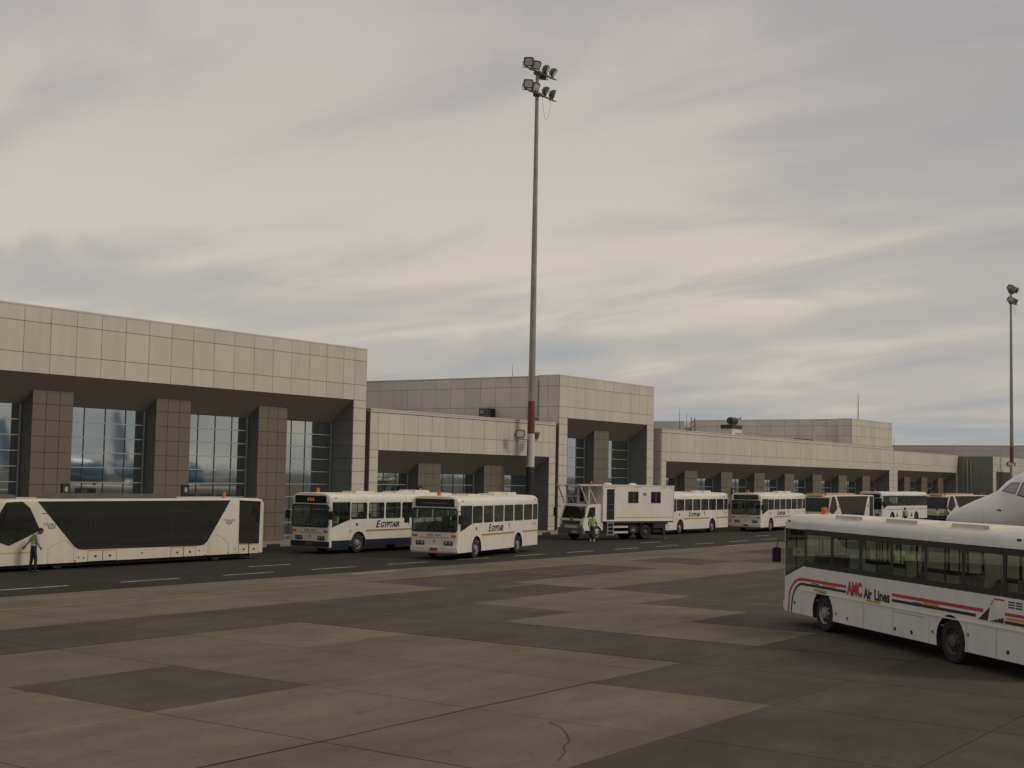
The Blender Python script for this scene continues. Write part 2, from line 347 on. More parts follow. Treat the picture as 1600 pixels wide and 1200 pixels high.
for a, b_, wd_ in (((12.6,13.963),(22.9,13.963), .03), ((15.2,25.41),(26.5,25.41), .025), ((26.60,25.3),(26.60,14.0), .03), ((30.41,21.5),(30.41,10.2), .03)):
    n = 14; strip('tar_seam', [(a[0]+(b_[0]-a[0])*k/n+random.uniform(-.015,.015), a[1]+(b_[1]-a[1])*k/n+random.uniform(-.015,.015)) for k in range(n+1)], wd_, TAR, g)
pav = struct(MB().box(-60, 176.3, 51.42, 54.9, 0, .14).build('pavement', PAVE))
struct(MB().box(176.35, 320, 46.6, 48.6, 0, .14).build('pavement', PAVE))
kl = struct(MB().box(-60, 176.3, 51.24, 51.41, -.03, .09).build('kerb', KERBW))
for k in range(110):
    xs = 24+1.0*k; panel('kerb_block', KERBD if k % 2 else KERBW, kl, xs, xs+.98, 51.22, 51.415, .0, .145)

# ------------------------------------------------------------------ terminal
YF, YC, YG = 53.1, 53.95, 54.75
def sof(z0, y): return z0-.815*(y-YF)
GAP = .012
def front_panels(t, xs, zs, y=YF, m=CREAM, skip=None):
    for a, b in zip(xs[:-1], xs[1:]):
        for c, d in zip(zs[:-1], zs[1:]):
            if skip and skip(a, b, c, d): continue
            panel('cladding_panel', m, t, a+GAP, b-GAP, y, y+.05, c+GAP, d-GAP)
def side_panels(t, x, ys, zs, m=CREAM_SIDE, facing=-1):
    for a, b in zip(ys[:-1], ys[1:]):
        for c, d in zip(zs[:-1], zs[1:]):
            x0, x1 = (x, x+.05) if facing < 0 else (x-.05, x)
            panel('cladding_panel', m, t, x0, x1, a+GAP, b-GAP, c+GAP, d-GAP)
def column(t, x0, x1, ztop, zsof, split=True):
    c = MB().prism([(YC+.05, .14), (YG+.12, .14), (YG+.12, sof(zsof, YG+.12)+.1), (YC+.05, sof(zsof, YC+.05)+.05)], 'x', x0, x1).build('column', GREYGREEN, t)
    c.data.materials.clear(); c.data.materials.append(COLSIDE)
    rows = [ztop]
    z = ztop-.66
    while z > .2: rows.append(z); z -= .745
    rows.append(.14); rows = rows[::-1]
    xs = [x0+(x1-x0)*k/3 for k in range(4)]
    if split:
        for a, b in zip(xs[:-1], xs[1:]):
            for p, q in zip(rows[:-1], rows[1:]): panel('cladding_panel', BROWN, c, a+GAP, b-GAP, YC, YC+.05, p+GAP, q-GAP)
    else:
        b_ = MB()
        for p, q in zip(rows[:-1], rows[1:]): b_.box(x0+.01, x1-.01, YC, YC+.05, p+.02, q-.02)
        b_.build('cladding', BROWN, c)
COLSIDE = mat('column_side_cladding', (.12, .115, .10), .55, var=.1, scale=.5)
def bay(t, x0, x1, ztop, split=True, ncol=4):
    """glazing between two columns: panes, light transoms, dark mullions"""
    wdw = MB().box(x0, x1, YG+.06, YG+.10, .14, ztop).build('window', DARKALU, t)
    rows = [ztop]; z = ztop-.73
    while z > .3: rows.append(z); z -= .725
    rows.append(.14)
    xs = [x0+(x1-x0)*k/ncol for k in range(ncol+1)]
    if split:
        for a, b in zip(xs[:-1], xs[1:]):
            for q, p in zip(rows[:-1], rows[1:]): 
                o = panel('pane', FGLASS, wdw, a+.02, b-.02, YG, YG+.02, p+.02, q-.02)
                o.rotation_euler = (random.uniform(-.0007, .0007), 0, random.uniform(-.0007, .0007))
    else: MB().box(x0+.02, x1-.02, YG, YG+.02, .14, ztop-.02).build('pane', FGLASS, wdw)
    for z in rows[1:-1]: panel('transom', ALU, wdw, x0, x1, YG-.05, YG-.005, z-.024, z+.024)
    panel('mullion', ALU, wdw, x1-.09, x1-.03, YG-.05, YG-.005, .14, ztop)
    for x in xs[1:-1]: panel('mullion', DARKALU, wdw, x-.02, x+.02, YG-.03, YG-.004, .14, ztop)
def hall(name, label, x0, x1, ztop, zsof, j0, j1, cols, xs, zs, depth=18, split=True, jl=True, jr=True):
    """one block of the terminal: clad front frame round a deep opening, sloping soffit, columns, glazing"""
    t = thing(name, label, 'building', (0,0,0)); 
    yb = YF+depth
    b = MB()
    b.box(x0+.01, x1-.01, YF+.05, YF+.3, zsof, ztop-.02)                 # fascia backing
    b.box(x0+.01, j0-.06, YF+.05, YG+.5, .14, zsof-.002); b.box(j1+.06, x1-.01, YF+.05, YG+.5, .14, zsof-.002)
    b.build('wall', JOINT, t)
    MB().box(x0+.06, x1-.06, YG+.15, yb, .14, zsof-.9).box(x0+.06, x1-.06, YF+.302, yb, zsof+.1, ztop-.3).build('core', mat('core_wall', (.2, .19, .17), .8, var=.1), t)
    MB().box(x0+.02, x1-.02, YF, yb, ztop-.02, ztop+.06).build('coping', CREAM, t)
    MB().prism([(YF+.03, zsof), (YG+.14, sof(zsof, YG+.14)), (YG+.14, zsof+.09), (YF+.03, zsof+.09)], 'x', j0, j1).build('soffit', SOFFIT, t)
    front_panels(t, xs, zs, skip=None)
    jr_rows = [zsof]; z = zsof-.46
    while z > .3: jr_rows.append(z); z -= .745
    jr_rows.append(.14); jr_rows = jr_rows[::-1]
    if jl: front_panels(t, [x0, j0], jr_rows)
    if jr: front_panels(t, [j1, x1], jr_rows)
    # reveals of the opening
    zr = jr_rows
    for a, c in zip(zr[:-1], zr[1:]):
        ysp = [YF+.055, YG-.06]
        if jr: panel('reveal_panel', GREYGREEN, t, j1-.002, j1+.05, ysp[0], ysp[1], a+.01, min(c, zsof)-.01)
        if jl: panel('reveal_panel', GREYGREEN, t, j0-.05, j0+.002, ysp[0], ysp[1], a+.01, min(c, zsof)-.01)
    zt = sof(zsof, YC)
    edges = [j0]
    for a, b2 in cols: column(t, a, b2, zt, zsof, split); edges += [a, b2]
    edges.append(j1)
    for k in range(0, len(edges), 2):
        if edges[k+1]-edges[k] > .3: bay(t, edges[k]+.01, edges[k+1]-.01, sof(zsof, YG), split, max(2, round((edges[k+1]-edges[k])/1.2)))
    return t
def rng(a, b, p):
    n = round((b-a)/p); return [a+(b-a)*k/n for k in range(n+1)]
# left tall hall
xs = rng(28.63, 58.64, 1.43)+[59.62, 60.71]
hall('terminal_hall', 'tall cream panelled terminal hall at the left with brown columns behind the long apron bus', 27.2, 60.71, 11.28, 8.24, 28.6, 59.6,
     [(31.2, 33.45), (38.41, 40.66), (45.66, 47.95), (52.80, 55.02)], [27.2]+xs, [8.24, 9.15, 10.57, 11.26], depth=20)
b1 = bpy.data.objects['terminal_hall']
side_panels(b1, 60.70, [YF+.06]+rng(54.6, 70, 1.43), [7.9, 9.15, 10.57, 11.26], facing=1)
MB().box(60.725, 61.08, YF+.5, YF+.9, .14, 7.7).build('expansion_joint', mat('joint_strip', (.06, .048, .04), .8, var=.2), b1)
def gate_sign(x, z, lab):
    t = thing('gate_sign', lab, 'sign', (x, YC-.02, z)); MB().box(-.22, .22, -.08, .015, -.26, .26).build('board', BLACK, t)
    MB().prism(rrect(-.09, .09, -.13, .13, .08), 'y', -.085, -.081).build('number_panel', mat('sign_panel', (.42, .40, .34), .6, var=.2), t)
gate_sign(40.38, 2.95, 'small black gate number sign on the leftmost brown column of the tall left hall')
gate_sign(47.70, 2.93, 'small black gate number sign on the second column above the long apron bus')
gate_sign(66.95, 2.95, 'small black gate number sign on the low block above the blue skirted bus')
gate_sign(111.9, 2.95, 'small dark sign beside the long wing between two parked white buses')
# low block between the halls
xs = [61.12, 61.86, 62.83]+rng(64.24, 79.66, 1.40)+[80.5, 81.33]
lb = hall('terminal_block', 'low cream terminal block between the two tall halls with two brown columns', 61.12, 81.33, 7.78, 5.35, 61.9, 80.5,
     [(66.81, 69.11), (73.85, 76.2)], xs, [5.35, 6.36, 7.60], depth=14)
panel('parapet_cap', CREAM, lb, 61.12, 81.33, YF-.03, YF+.3, 7.625, 7.74)
MB().box(81.345, 81.72, YF+.5, YF+.9, .14, 7.7).build('expansion_joint', MATS['joint_strip'], lb)
# middle tall hall
xs = [81.74, 82.87]+rng(83.95, 94.65, 1.34)+[95.7]
h2 = hall('terminal_hall', 'tall middle terminal hall with one brown column and a long grey panelled flank', 81.74, 95.7, 11.27, 8.22, 82.87, 94.65,
     [(87.95, 90.15)], xs, [8.22, 9.03, 10.52, 11.25], depth=1.95)
MB().box(82.5, 95.6, YF+1.9, 85, 7, 11.28).build('rear_hall', JOINT, h2)
MB().box(82.4, 95.65, YF+1.8, 85.05, 11.281, 11.35).build('roof_edge', CREAM_SIDE, h2)
side_panels(h2, 81.70, [YF+.06, YF+.95, YF+1.75], [7.75, 9.03, 10.52, 11.25])
side_panels(h2, 82.44, rng(YF+1.92, 84.9, 1.45), [7.0, 7.75, 9.03, 10.52, 11.28])
# long low wing
xs = [97.05, 97.87]+rng(98.65, 150.7, 1.407)+[152.0]
wg = hall('terminal_wing', 'long low cream terminal wing with seven brown columns behind the parked buses', 97.05, 152.0, 7.97, 5.38, 97.87, 150.7,
     [(102.76, 105.0), (109.68, 111.95), (116.6, 118.9), (123.55, 125.85), (130.55, 132.85), (137.5, 139.8), (144.5, 146.8)], xs, [5.38, 6.16, 7.70], depth=20, split=False)
panel('parapet_cap', CREAM, wg, 97.05, 152.0, YF-.03, YF+.3, 7.72, 7.92)
side_panels(wg, 97.0, [YF+.06, YF+.9], [.14, 1.7, 3.2, 4.7, 6.16, 7.94])
MB().box(95.72, 97.04, YF+.9, YF+8.0, .14, 7.94).build('link_wall', mat('link_wall_grey', (.20, .195, .18), .7, var=.1), wg)
# far tall hall standing up behind the wing
h3 = thing('terminal_hall', 'grey upper storey of the far hall rising over the long low wing', 'building')
MB().box(139.1, 151.6, YF+.06, YF+1.5, 8.04, 10.66).box(140.0, 151.5, YF+1.5, 72.6, 8.04, 10.66).build('wall', JOINT, h3)
front_panels(h3, rng(139.05, 151.6, 1.4), [8.03, 8.9, 10.0, 10.68])
side_panels(h3, 139.04, [YF+.06, YF+.8, YF+1.5], [8.03, 8.9, 10.0, 10.68])
side_panels(h3, 139.92, rng(YF+1.52, 72.6, 1.6), [8.03, 8.9, 10.0, 10.68])
MB().box(139.03, 151.65, YF-.02, YF+1.52, 10.68, 10.75).box(139.9, 151.65, YF+1.525, 72.6, 10.68, 10.74).build('coping', CREAM_SIDE, h3)
MB().box(139.92, 151, 73.6, 88, 8.04, 10.66).build('rear_wall', CREAM_SIDE, h3)
# far wing and projecting block
xs = rng(152.4, 176.3, 1.407)
fwg = hall('terminal_wing', 'far low cream wing with three columns left of the grey projecting block', 152.05, 176.3, 7.58, 5.40, 153.4, 175.6,
     [(158.2, 160.3), (164.5, 166.7), (170.8, 173.0)], [152.05]+xs, [5.40, 6.16, 7.56], depth=16, split=False)
blk = thing('terminal_block', 'projecting terminal block with a grey panelled side and a dark doorway at the right edge', 'building')
MB().box(176.42, 200, 48.75, 62, .14, 7.5).build('wall', JOINT, blk)
side_panels(blk, 176.36, rng(48.72, 53.06, 1.45), [.14, 1.6, 3.1, 4.6, 6.1, 7.55], m=GREYGREEN)
front_panels(blk, [176.4, 177.8], [.14, 1.6, 3.1, 4.6, 5.6, 6.5, 7.55], y=48.69); front_panels(blk, rng(177.8, 184.2, 1.28), [5.6, 6.5, 7.55], y=48.69); front_panels(blk, rng(184.2, 200, 1.4), [.14, 1.6, 3.1, 4.6, 5.6, 6.5, 7.55], y=48.69)
MB().box(177.82, 184.18, 48.73, 48.745, .14, 5.58).build('doorway', mat('doorway_dark', (.045, .035, .035), .6, var=.1), blk)
for y in (51.85, 51.42): MB().tube([(176.25, y, .14), (176.25, y, 7.1)], .07, 8).build('downpipe', ALU, blk)
# hall far behind, its long flank closing the view on the right
h4 = thing('terminal_hall', 'low grey hall far behind at the right, only its long flank showing', 'building')
MB().box(200.1, 240, 40, 110, 0, 9.45).build('wall', JOINT, h4); side_panels(h4, 200.04, rng(40, 110, 3.5), [5.5, 7.5, 8.8, 9.5]); MB().box(200, 240.1, 39.9, 110, 9.5, 9.62).build('coping', CREAM_SIDE, h4)
# ------------------------------------------------------------------ rooftop things
def rod(x, y, z0, z1, lab, r=.035):
    return tag(MB().tube([(x, y, z0), (x, y, z0+(z1-z0)*.6), (x, y, z1)], [r, r*.8, r*.4], 6).box(x-.12, x+.12, y-.12, y+.12, z0-.02, z0+.05).build('antenna', DARKALU), lab, 'antenna', 'rooftop antenna rods')
rod(99.9, 70, 11.3, 14.0, 'thin antenna rod above the flank of the middle tall hall')
rod(113.1, 60, 8.0, 10.5, 'short antenna rod on the wing roof just right of the middle tall hall')
rod(159.2, 60, 10.7, 14.8, 'tall antenna rod rising behind the far hall', .06); rod(172.0, 60, 7.6, 10.2, 'short antenna rod over the far low wing'); rod(126.0, 66, 8, 10.9, 'faint antenna rod on the wing roof left of the black tank')
MB().box(150, 175, 59.5, 62, 7.3, 7.6).build('roof_deck', ROOF, fwg)
MB().box(97.2, 139.8, 55, 76, 7.5, 7.93).build('roof_deck', ROOF, wg)
ac = thing('roof_unit', 'black louvred unit on the low roof in front of the middle hall flank', 'roof unit', (82.1, 59.8, 7.8))
MB().box(-.3, .25, -.55, .55, .05, 1.15).build('casing', BLACK, ac)
for k in range(5): MB().box(-.34, -.30, -.5, .5, .18+k*.19, .26+k*.19).build('louvre', LAMPGREY, ac)
MB().box(-.33, -.302, .12, .42, .85, 1.05).build('badge', ALU, ac)
tk = thing('water_tank', 'black water tank on the roof edge behind the long wing', 'tank', (124.4, 60, 7.95))
MB().lathe([(.26, -.7), (.36, -.62), (.36, .62), (.26, .7)], (0,0,1.93), 'x', 16).build('drum', BLACK, tk, True)
for dx in (-.6, .6): MB().box(dx-.06, dx+.06, -.3, .3, 0, 1.55).build('stand', CHASSIS, tk)
MB().tube([(.8,0,2.1),(1.5,0,2.25),(1.9,0,2.15)], .06).build('pipe', DARKALU, tk)
MB().tube([(1.0,.1,2.0),(1.7,-.2,2.4)], .04).build('pipe', DARKALU, tk)
hut = thing('roof_hut', 'small pale rooftop hut with a dark band and three openings', 'hut', (121.3, 58.6, 7.95))
MB().box(-1.1, 1.1, -.6, .6, 0, 1.2).build('wall', CREAM, hut); MB().box(-1.2, 1.1, -.65, .6, 1.0, 1.36).build('fascia', BLACK, hut)
for k in range(3): MB().box(-.35+k*.5, -.1+k*.5, -.63, -.605, .25, .6).build('opening', DARKALU, hut)
ladder = thing('roof_lattice', 'rusty little lattice frame on the roof between two grey parapets', 'lattice', (116.2, 60.2, 7.95))
for dx in (-.5, .5): MB().tube([(dx,0,0),(dx*.7,0,1.9)], .05).build('post', RUST, ladder)
for k in range(3): MB().tube([(-.5,0,.3+.5*k),(.5,0,.7+.5*k)], .035).build('brace', RUST, ladder)
for k in range(5): tag(MB().lathe([(.16, 0), (.16, .3), (.26, .32), (.2, .42)], (131.5+1.0*k, 56.2, 7.95), 'z', 8).build('roof_vent', BLACK), ('leftmost', 'second', 'middle', 'fourth', 'rightmost')[k]+' of five small black roof vents on the wing before the far hall', 'vent', 'row of roof vents on the wing')

# ------------------------------------------------------------------ floodlight masts
def floodlight(t, x, y, z, pan, tilt, s=1):
    b = MB(); rings = [(.34, .0), (.34, .07), (.28, .24), (.17, .36), (.10, .38)]; vs_ = []; n_ = 16
    for hw_, d_ in rings: vs_ += [(p[0]*s, d_*s, p[1]*s) for p in rrect(-hw_, hw_, -hw_*.9, hw_*.9, hw_*.38)]
    b.add(vs_, [(q*n_+i, q*n_+(i+1) % n_, (q+1)*n_+(i+1) % n_, (q+1)*n_+i) for q in range(len(rings)-1) for i in range(n_)]+[tuple(range(n_)), tuple(range(n_*(len(rings)-1), n_*len(rings)))])
    f = b.build('floodlight', LAMPGREY, t, 35, loc=(x, y, z)); f.rotation_euler = (tilt, 0, pan)
    MB().prism(rrect(-.25*s, .25*s, -.22*s, .22*s, .09*s), 'y', -.025, -.002).build('lens', LENS, f)
    MB().tube([(-.37*s,.15*s,.0),(-.37*s,.15*s,-.42*s),(.37*s,.15*s,-.42*s),(.37*s,.15*s,0)], .03, 5).build('bracket', LAMPGREY, f)
def mast(x, y, h, lab, seed):
    t = thing('floodlight_mast', lab, 'floodlight mast', (x, y, .14 if y > 51.4 else 0))
    r = lambda z: .29-.17*z/h
    def seg(nm, m, a, b, e=0): MB().lathe([(r(a)+e, a), (r(b)+e, b)], n=16).build(nm, m, t, True)
    seg('black_band', POLEBLACK, 0, 4.45, .012); seg('white_band', POLEWHITE, 4.45, 6.72, .009); seg('red_band', POLERED, 6.72, 8.95, .006); seg('pole', GALV, 8.95, h)
    MB().box(-.5, .5, -.5, .5, 0, .08).build('base_plate', GALV, t)
    rs = random.Random(seed)
    for zz_, nm in ((h-.1, 0), (h-1.65, 1)):
        MB().tube([(-1.85, -.2, zz_), (1.85, -.2, zz_)], .06).box(-.2, .2, -.3, .2, zz_-.1, zz_+.1).build('crossarm', RUST if nm else LAMPGREY, t)
        MB().tube([(-1.85, -.42, zz_-.1), (1.85, -.42, zz_-.1)], .035).build('crossarm', LAMPGREY, t)
        for xx, pan, tilt in ((-1.6, -.75, .45), (-.65, -.35, .5), (.75, .35, .55), (1.65, .7, .45)):
            floodlight(t, xx, -.35, zz_+.34, pan+rs.uniform(-.25, .25), tilt+rs.uniform(-.2, .2), 1.02)
    floodlight(t, .9, .3, h-.1, 2.6, .6, 1.0)
    for dx in (-.16, .16): MB().lathe([(.05, 0), (.09, .1), (.09, .35), (.02, .42)], (dx, 0, h+.2), n=8).build('obstruction_light', RED, t)
    MB().tube([(-1.45, 0, 6.3), (.75, 0, 6.3)], .04).build('lower_arm', GALV, t)
    floodlight(t, -1.45, -.1, 6.66, -.7, .3, .95); floodlight(t, .72, -.1, 6.6, .9, .3, .85)
    MB().tube([(.2+.55*k/10*2, -.3, h-1.8-1.5*(1-(k/5-1)**2)) for k in range(11)], .011, 4).build('hanging_cable', BLACK, t)
    MB().tube([(-.3, .05, 6.4), (-.33, .05, 5.2), (-.29, .05, 4.6)], .025, 5).build('cable', BLACK, t)
mast(76.75, 52.15, 32.0, 'tall floodlight mast with red, white and black base bands in the centre', 3)
mast(180.3, 47.4, 29.2, 'distant floodlight mast at the right edge above the aircraft nose', 8)

# ------------------------------------------------------------------ vehicles
def wheel(t, x, y, r=.5, side=1, style='steel'):
    """tyre with a dished rim; side = +1 when the outer face looks to +y"""
    s = side
    wd = .28
    prof = [(r*.58, -wd/2), (r*.9, -wd/2), (r*.985, -wd*.36), (r, -wd*.2), (r, wd*.2), (r*.985, wd*.36), (r*.9, wd/2), (r*.58, wd/2)]
    wh = MB().lathe(prof, (0,0,0), 'y', 28, cap=False).lathe([(r*.58, -.02), (r*.58, .02)], (0,0,0), 'y', 28).build('wheel', RUBBER, t, 35, loc=(x, y, r))
    rp = [(r*.60, .142), (r*.585, .12), (r*.5, .06), (r*.30, .10), (r*.28, .15), (r*.16, .165), (.01, .165)]
    b = MB().lathe([(a, h*s) for a, h in rp], (0,0,0), 'y', 24, cap=False)
    for k in range(10):
        a = 2*math.pi*k/10; b.ball((r*.23*math.cos(a), .15*s, r*.23*math.sin(a)), .018, .03, .018, 6, 4)
    rm = b.build('rim', STEEL if style == 'steel' else DARKSTEEL, wh, 35)
    hb = MB()
    for k in range(8):
        a = 2*math.pi*(k+.5)/8; hb.lathe([(r*.095, .06*s), (r*.09, .112*s)], (r*.41*math.cos(a), 0, r*.41*math.sin(a)), 'y', 8)
    hb.build('vent_hole', BLACK, wh); return wh
def skirt(x0, x1, zb, sill, arches, ra=.58):
    """side panel outline (x,z): x1 front, x0 rear, sill = list of (x,z) front to rear, arches = wheel centres"""
    pts = [(x0, zb)]
    for c in sorted(arches):
        a0 = math.asin(min(1, max(-1, (zb-.5)/ra)))
        k = 12
        for i in range(k+1):
            a = math.pi-a0-(math.pi-2*a0)*i/k; pts.append((c+ra*math.cos(a), .5+ra*math.sin(a)))
    pts.append((x1, zb)); return pts+sill
def ring(b, x0, x1, z0, z1, a0, a1, c0, c1, r, y, n=3):
    """flat wall cell [x0,x1]x[z0,z1] at y with a rounded opening [a0,a1]x[c0,c1]"""
    inner = rrect(a0, a1, c0, c1, r, n); outer = []
    q = n+1; corners = [(x1, z1), (x0, z1), (x0, z0), (x1, z0)]
    for k in range(4): outer += [corners[k]]*q
    N_ = len(inner); vs = [(p[0], y, p[1]) for p in inner]+[(c[0], y, c[1]) for c in corners]
    fs = []
    for k in range(4):
        for i in range(n): fs.append((k*q+i, k*q+i+1, N_+k))
        fs.append((k*q+n, ((k+1) % 4)*q, N_+(k+1) % 4, N_+k))
    b.add(vs, fs)
def arch_liner(t, x, ra=.58, w_=.45):
    for s in (1, -1):
        b = MB(); k = 10; vs = []
        for i in range(k+1):
            a = R(-18)+R(216)*i/k
            for yy in (1.235*s, (1.235-w_)*s): vs.append((x+ra*math.cos(a), yy, .5+ra*math.sin(a)))
        b.add(vs, [(2*i, 2*i+1, 2*i+3, 2*i+2) for i in range(k)]); b.add([vs[2*i+1] for i in range(k+1)], [tuple(range(k+1))])
        b.build('wheel_arch', CHASSIS, t)
def city_bus(label, loc, head, style='egypt', navy=False, Lb=10.6, fo=2.2, wb=5.5, group='city buses on the apron', hatch=0, detail=True):
    t = thing('passenger_bus', label, 'bus', loc, R(head), group)
    W = 1.25; amc = style == 'amc'
    paint = COOLWHITE if amc else WHITE
    zb, z1, z2 = .34, (1.66 if amc else 1.63), (2.66 if amc else 2.53)
    zr = 3.07 if amc else 2.98
    dip = 1.30; xf, xr = -.16, -Lb+.06
    gl = AGLASS if amc else BGLASS
    arches = [-fo, -fo-wb]
    if amc: cells = [(-.16, -1.40)]+[(-1.40-1.517*k, -1.40-1.517*(k+1)) for k in range(6)]; cells.append((cells[-1][1], xr))
    else:
        cells = [(-.16, -1.52)]; p = (Lb-1.52-.85)/6
        cells += [(-1.52-p*k, -1.52-p*(k+1)) for k in range(6)]; cells.append((cells[-1][1], xr))
    for s in (1, -1):
        b = MB(); y = W*s
        if s == 1:
            sill = [(xf, dip), (cells[0][1]+.12, z1), (xr, z1)]
        else: sill = [(xf, z1), (xr, z1)]
        b.sheet(skirt(xr, xf, zb, sill, arches), 'y', y)
        if navy:
            def hx(z): return math.sqrt(.585**2-(z-.5)**2)
            zs_ = [.34+.065*i for i in range(6)]
            ed = [[(c_+q*hx(z), z) for z in zs_] for c_, q in ((arches[0], 1), (arches[0], -1), (arches[1], 1), (arches[1], -1))]
            for pl in ([(xf, .34)]+ed[0]+[(xf, .665)], ed[1]+ed[2][::-1], ed[3]+[(xr, .665), (xr, .34)]): MB().sheet(pl, 'y', y+.004*s).build('blue_skirt', NAVY, t)
        # window band
        for k, (a, c) in enumerate(cells):
            if k == 0 and s == 1:
                e = .05
                pts = [(a-.03, dip+.09), (c+.12, z1+.05), (c+.05, z1+.1), (c+.05, z2-.04), (a-.03, z2-.04)]
                wv = MB().sheet(pts, 'y', y-.02*s).build('window', gl, t)
                fr = [(a, dip), (c+.12, z1), (c, z1), (c, z2), (a, z2)]
                n = 5; vs = [(p_[0], y-.003*s, p_[1]) for p_ in fr]+[(p_[0], y-.003*s, p_[1]) for p_ in pts]
                MB().add(vs, [(i, (i+1) % n, n+(i+1) % n, n+i) for i in range(n)]).build('window_frame', BLACK, wv)
                MB().box((a+c)/2-.02, (a+c)/2+.02, y-.035*s-.008, y-.035*s+.008, z1-.08, z2-.04).build('window_bar', BLACK, wv)
                continue
            if amc:
                wv = MB().sheet([(a-.03, z1+.06), (c+.03, z1+.06), (c+.03, z2-.06), (a-.03, z2-.06)], 'y', y-.015*s).build('window', gl, t)
                fb = MB(); ring(fb, c, a, z1-.01, z2+.015, c+.06, a-.06, z1+.12, z2-.13, .03, y+.002*s, 1); fb.build('window_frame', BLACK, wv)
                if k in (1, 3, 5): MB().box((a+c)/2-.022, (a+c)/2+.022, y-.03*s-.01, y-.03*s+.01, z1+.06, z2-.06).build('window_bar', BLACK, wv)
            else:
                m_ = .055
                ring(b, c, a, z1, z2, c+m_, a-m_, z1+.05, z2-.03, .09, y)
                wv = MB().sheet(rrect(c+m_-.004, a-m_+.004, z1+.046, z2-.026, .09), 'y', y-.012*s).build('window', gl, t)
                if a-c > 1: MB().box(c+m_, a-m_, y-.02*s-.006, y-.02*s+.006, z1+.27, z1+.30).build('window_bar', LAMPGREY, wv)
        b.build('side_panel', paint, t)
        if amc and s == -1: pass
    # roof with rounded shoulders
    h = zr-z2
    half = [(W, 0), (W, h*.42), (W-.03, h*.60), (W-.10, h*.76), (W-.22, h*.88), (W-.45, h*.96), (0, h)]
    sec = [(y, z2+z) for y, z in half]+[(-y, z2+z) for y, z in half[-2::-1]]
    rb = MB(); n = len(sec)
    xsn = [(-.0, .90, .92), (-.05, .96, .97), (-.16, 1, 1), (-Lb+.12, 1, 1), (-Lb+.03, .97, .96), (-Lb, .92, .88)]
    vs = []
    for x, fy, fz in xsn: vs += [(x, y*fy, z2+(z-z2)*fz) for y, z in sec]
    fs = [(j*n+i, j*n+(i+1) % n, (j+1)*n+(i+1) % n, (j+1)*n+i) for j in range(len(xsn)-1) for i in range(n)]+[tuple(range(n)), tuple(range((len(xsn)-1)*n, len(xsn)*n))[::-1]]
    rb.add(vs, fs); ro = rb.build('roof', [paint, ROOFWHITE], t, 50)
    for p_ in ro.data.polygons:
        if p_.normal.z > .8: p_.material_index = 1
    # corner posts (quarter rounds) and front / rear faces
    def corner(x, y, sx, sy, z0, z3, m, nm, r=.16, k=4):
        b = MB(); vs = []
        for i in range(k+1):
            a = R(90)*i/k; vs += [(x-sx*r+sx*r*math.cos(a), y-sy*r+sy*r*math.sin(a), z0), (x-sx*r+sx*r*math.cos(a), y-sy*r+sy*r*math.sin(a), z3)]
        b.add(vs, [(2*i, 2*i+2, 2*i+3, 2*i+1) for i in range(k)]); b.build(nm, m, t, 60)
    for s in (1, -1):
        corner(0, W*s, 1, s, zb, 1.28, paint, 'corner_panel'); corner(0, W*s, 1, s, 1.28, z2, paint if not amc else COOLWHITE, 'corner_post', .16)
        corner(-Lb, W*s, -1, s, zb, z2, paint, 'corner_panel', .06, 2)
    fy = W-.16
    ws1, ws0 = 2.38, 1.30
    MB().sheet([(-fy, zb), (fy, zb), (fy, ws0), (-fy, ws0)], 'x', 0).build('front_panel', paint, t)
    if navy: MB().box(-.02, .03, -1.22, 1.22, .36, .62).build('bumper', NAVY, t)
    else: MB().prism([(-.03, .36), (.045, .40), (.055, .60), (-.03, .62)], 'y', -1.2, 1.2).build('bumper', paint, t)
    MB().box(-.05, .03, -1.15, 1.15, .30, .345).build('valance', LAMPGREY, t)
    wsg = MB().sheet(rrect(-fy-.07, fy+.07, ws0+.02, ws1, .12, 4), 'x', .012).build('windscreen', WINDSC, t)
    rg = MB(); 
    o_, i_ = rrect(-fy-.09, fy+.09, ws0-.01, ws1+.03, .14, 4), rrect(-fy-.02, fy+.02, ws0+.06, ws1-.05, .10, 4)
    n = len(o_); rg.add([(.016, p_[0], p_[1]) for p_ in o_]+[(.018, p_[0], p_[1]) for p_ in i_], [(i, (i+1) % n, n+(i+1) % n, n+i) for i in range(n)])
    rg.build('windscreen_seal', BLACK, wsg); MB().box(.005, .02, -.02, .02, ws0+.05, ws1-.04).build('divider', BLACK, wsg)
    MB().sheet([(-fy, ws1), (fy, ws1), (fy, z2), (-fy, z2)], 'x', -.004).build('front_header', paint, t)
    dz0, dz1 = ws1+.09, ws1+.45
    ds = MB().prism(rrect(-1.0, 1.0, dz0, dz1, .05), 'x', -.06, .022).build('destination_display', DISPLAY, t)
    if navy:
        for k in range(3): MB().box(.0225, .026, .12-.16*k, .23-.16*k, dz0+.10, dz0+.25).build('led_character', LED, ds)
    else: MB().box(.0225, .025, -.62, .62, dz0+.14, dz0+.19).build('blank_bar', LAMPGREY, ds)
    for s in (1, -1):
        hl = MB().prism(rrect(.72*s-.22, .72*s+.22, .68, .88, .03), 'x', -.02, .02).build('headlight', BLACK, t)
        for d in (-.1, .1): MB().lathe([(.075, .018), (.07, .03), (.01, .034)], (0, .72*s+d, .78), 'x', 12).build('lens', HEAD, hl)
        MB().box(-.01, .02, 1.0*s-.12, 1.0*s+.12, 1.06, 1.17).build('turn_signal', AMBER, t)
        MB().tube([(.02, .35*s, ws0-.02), (.05, .08*s, ws0+.42)], .014, 5).tube([(.035, .30*s, ws0+.1), (.05, -.25*s+.1*s, ws0+.55)], .012, 4).build('wiper', BLACK, t)
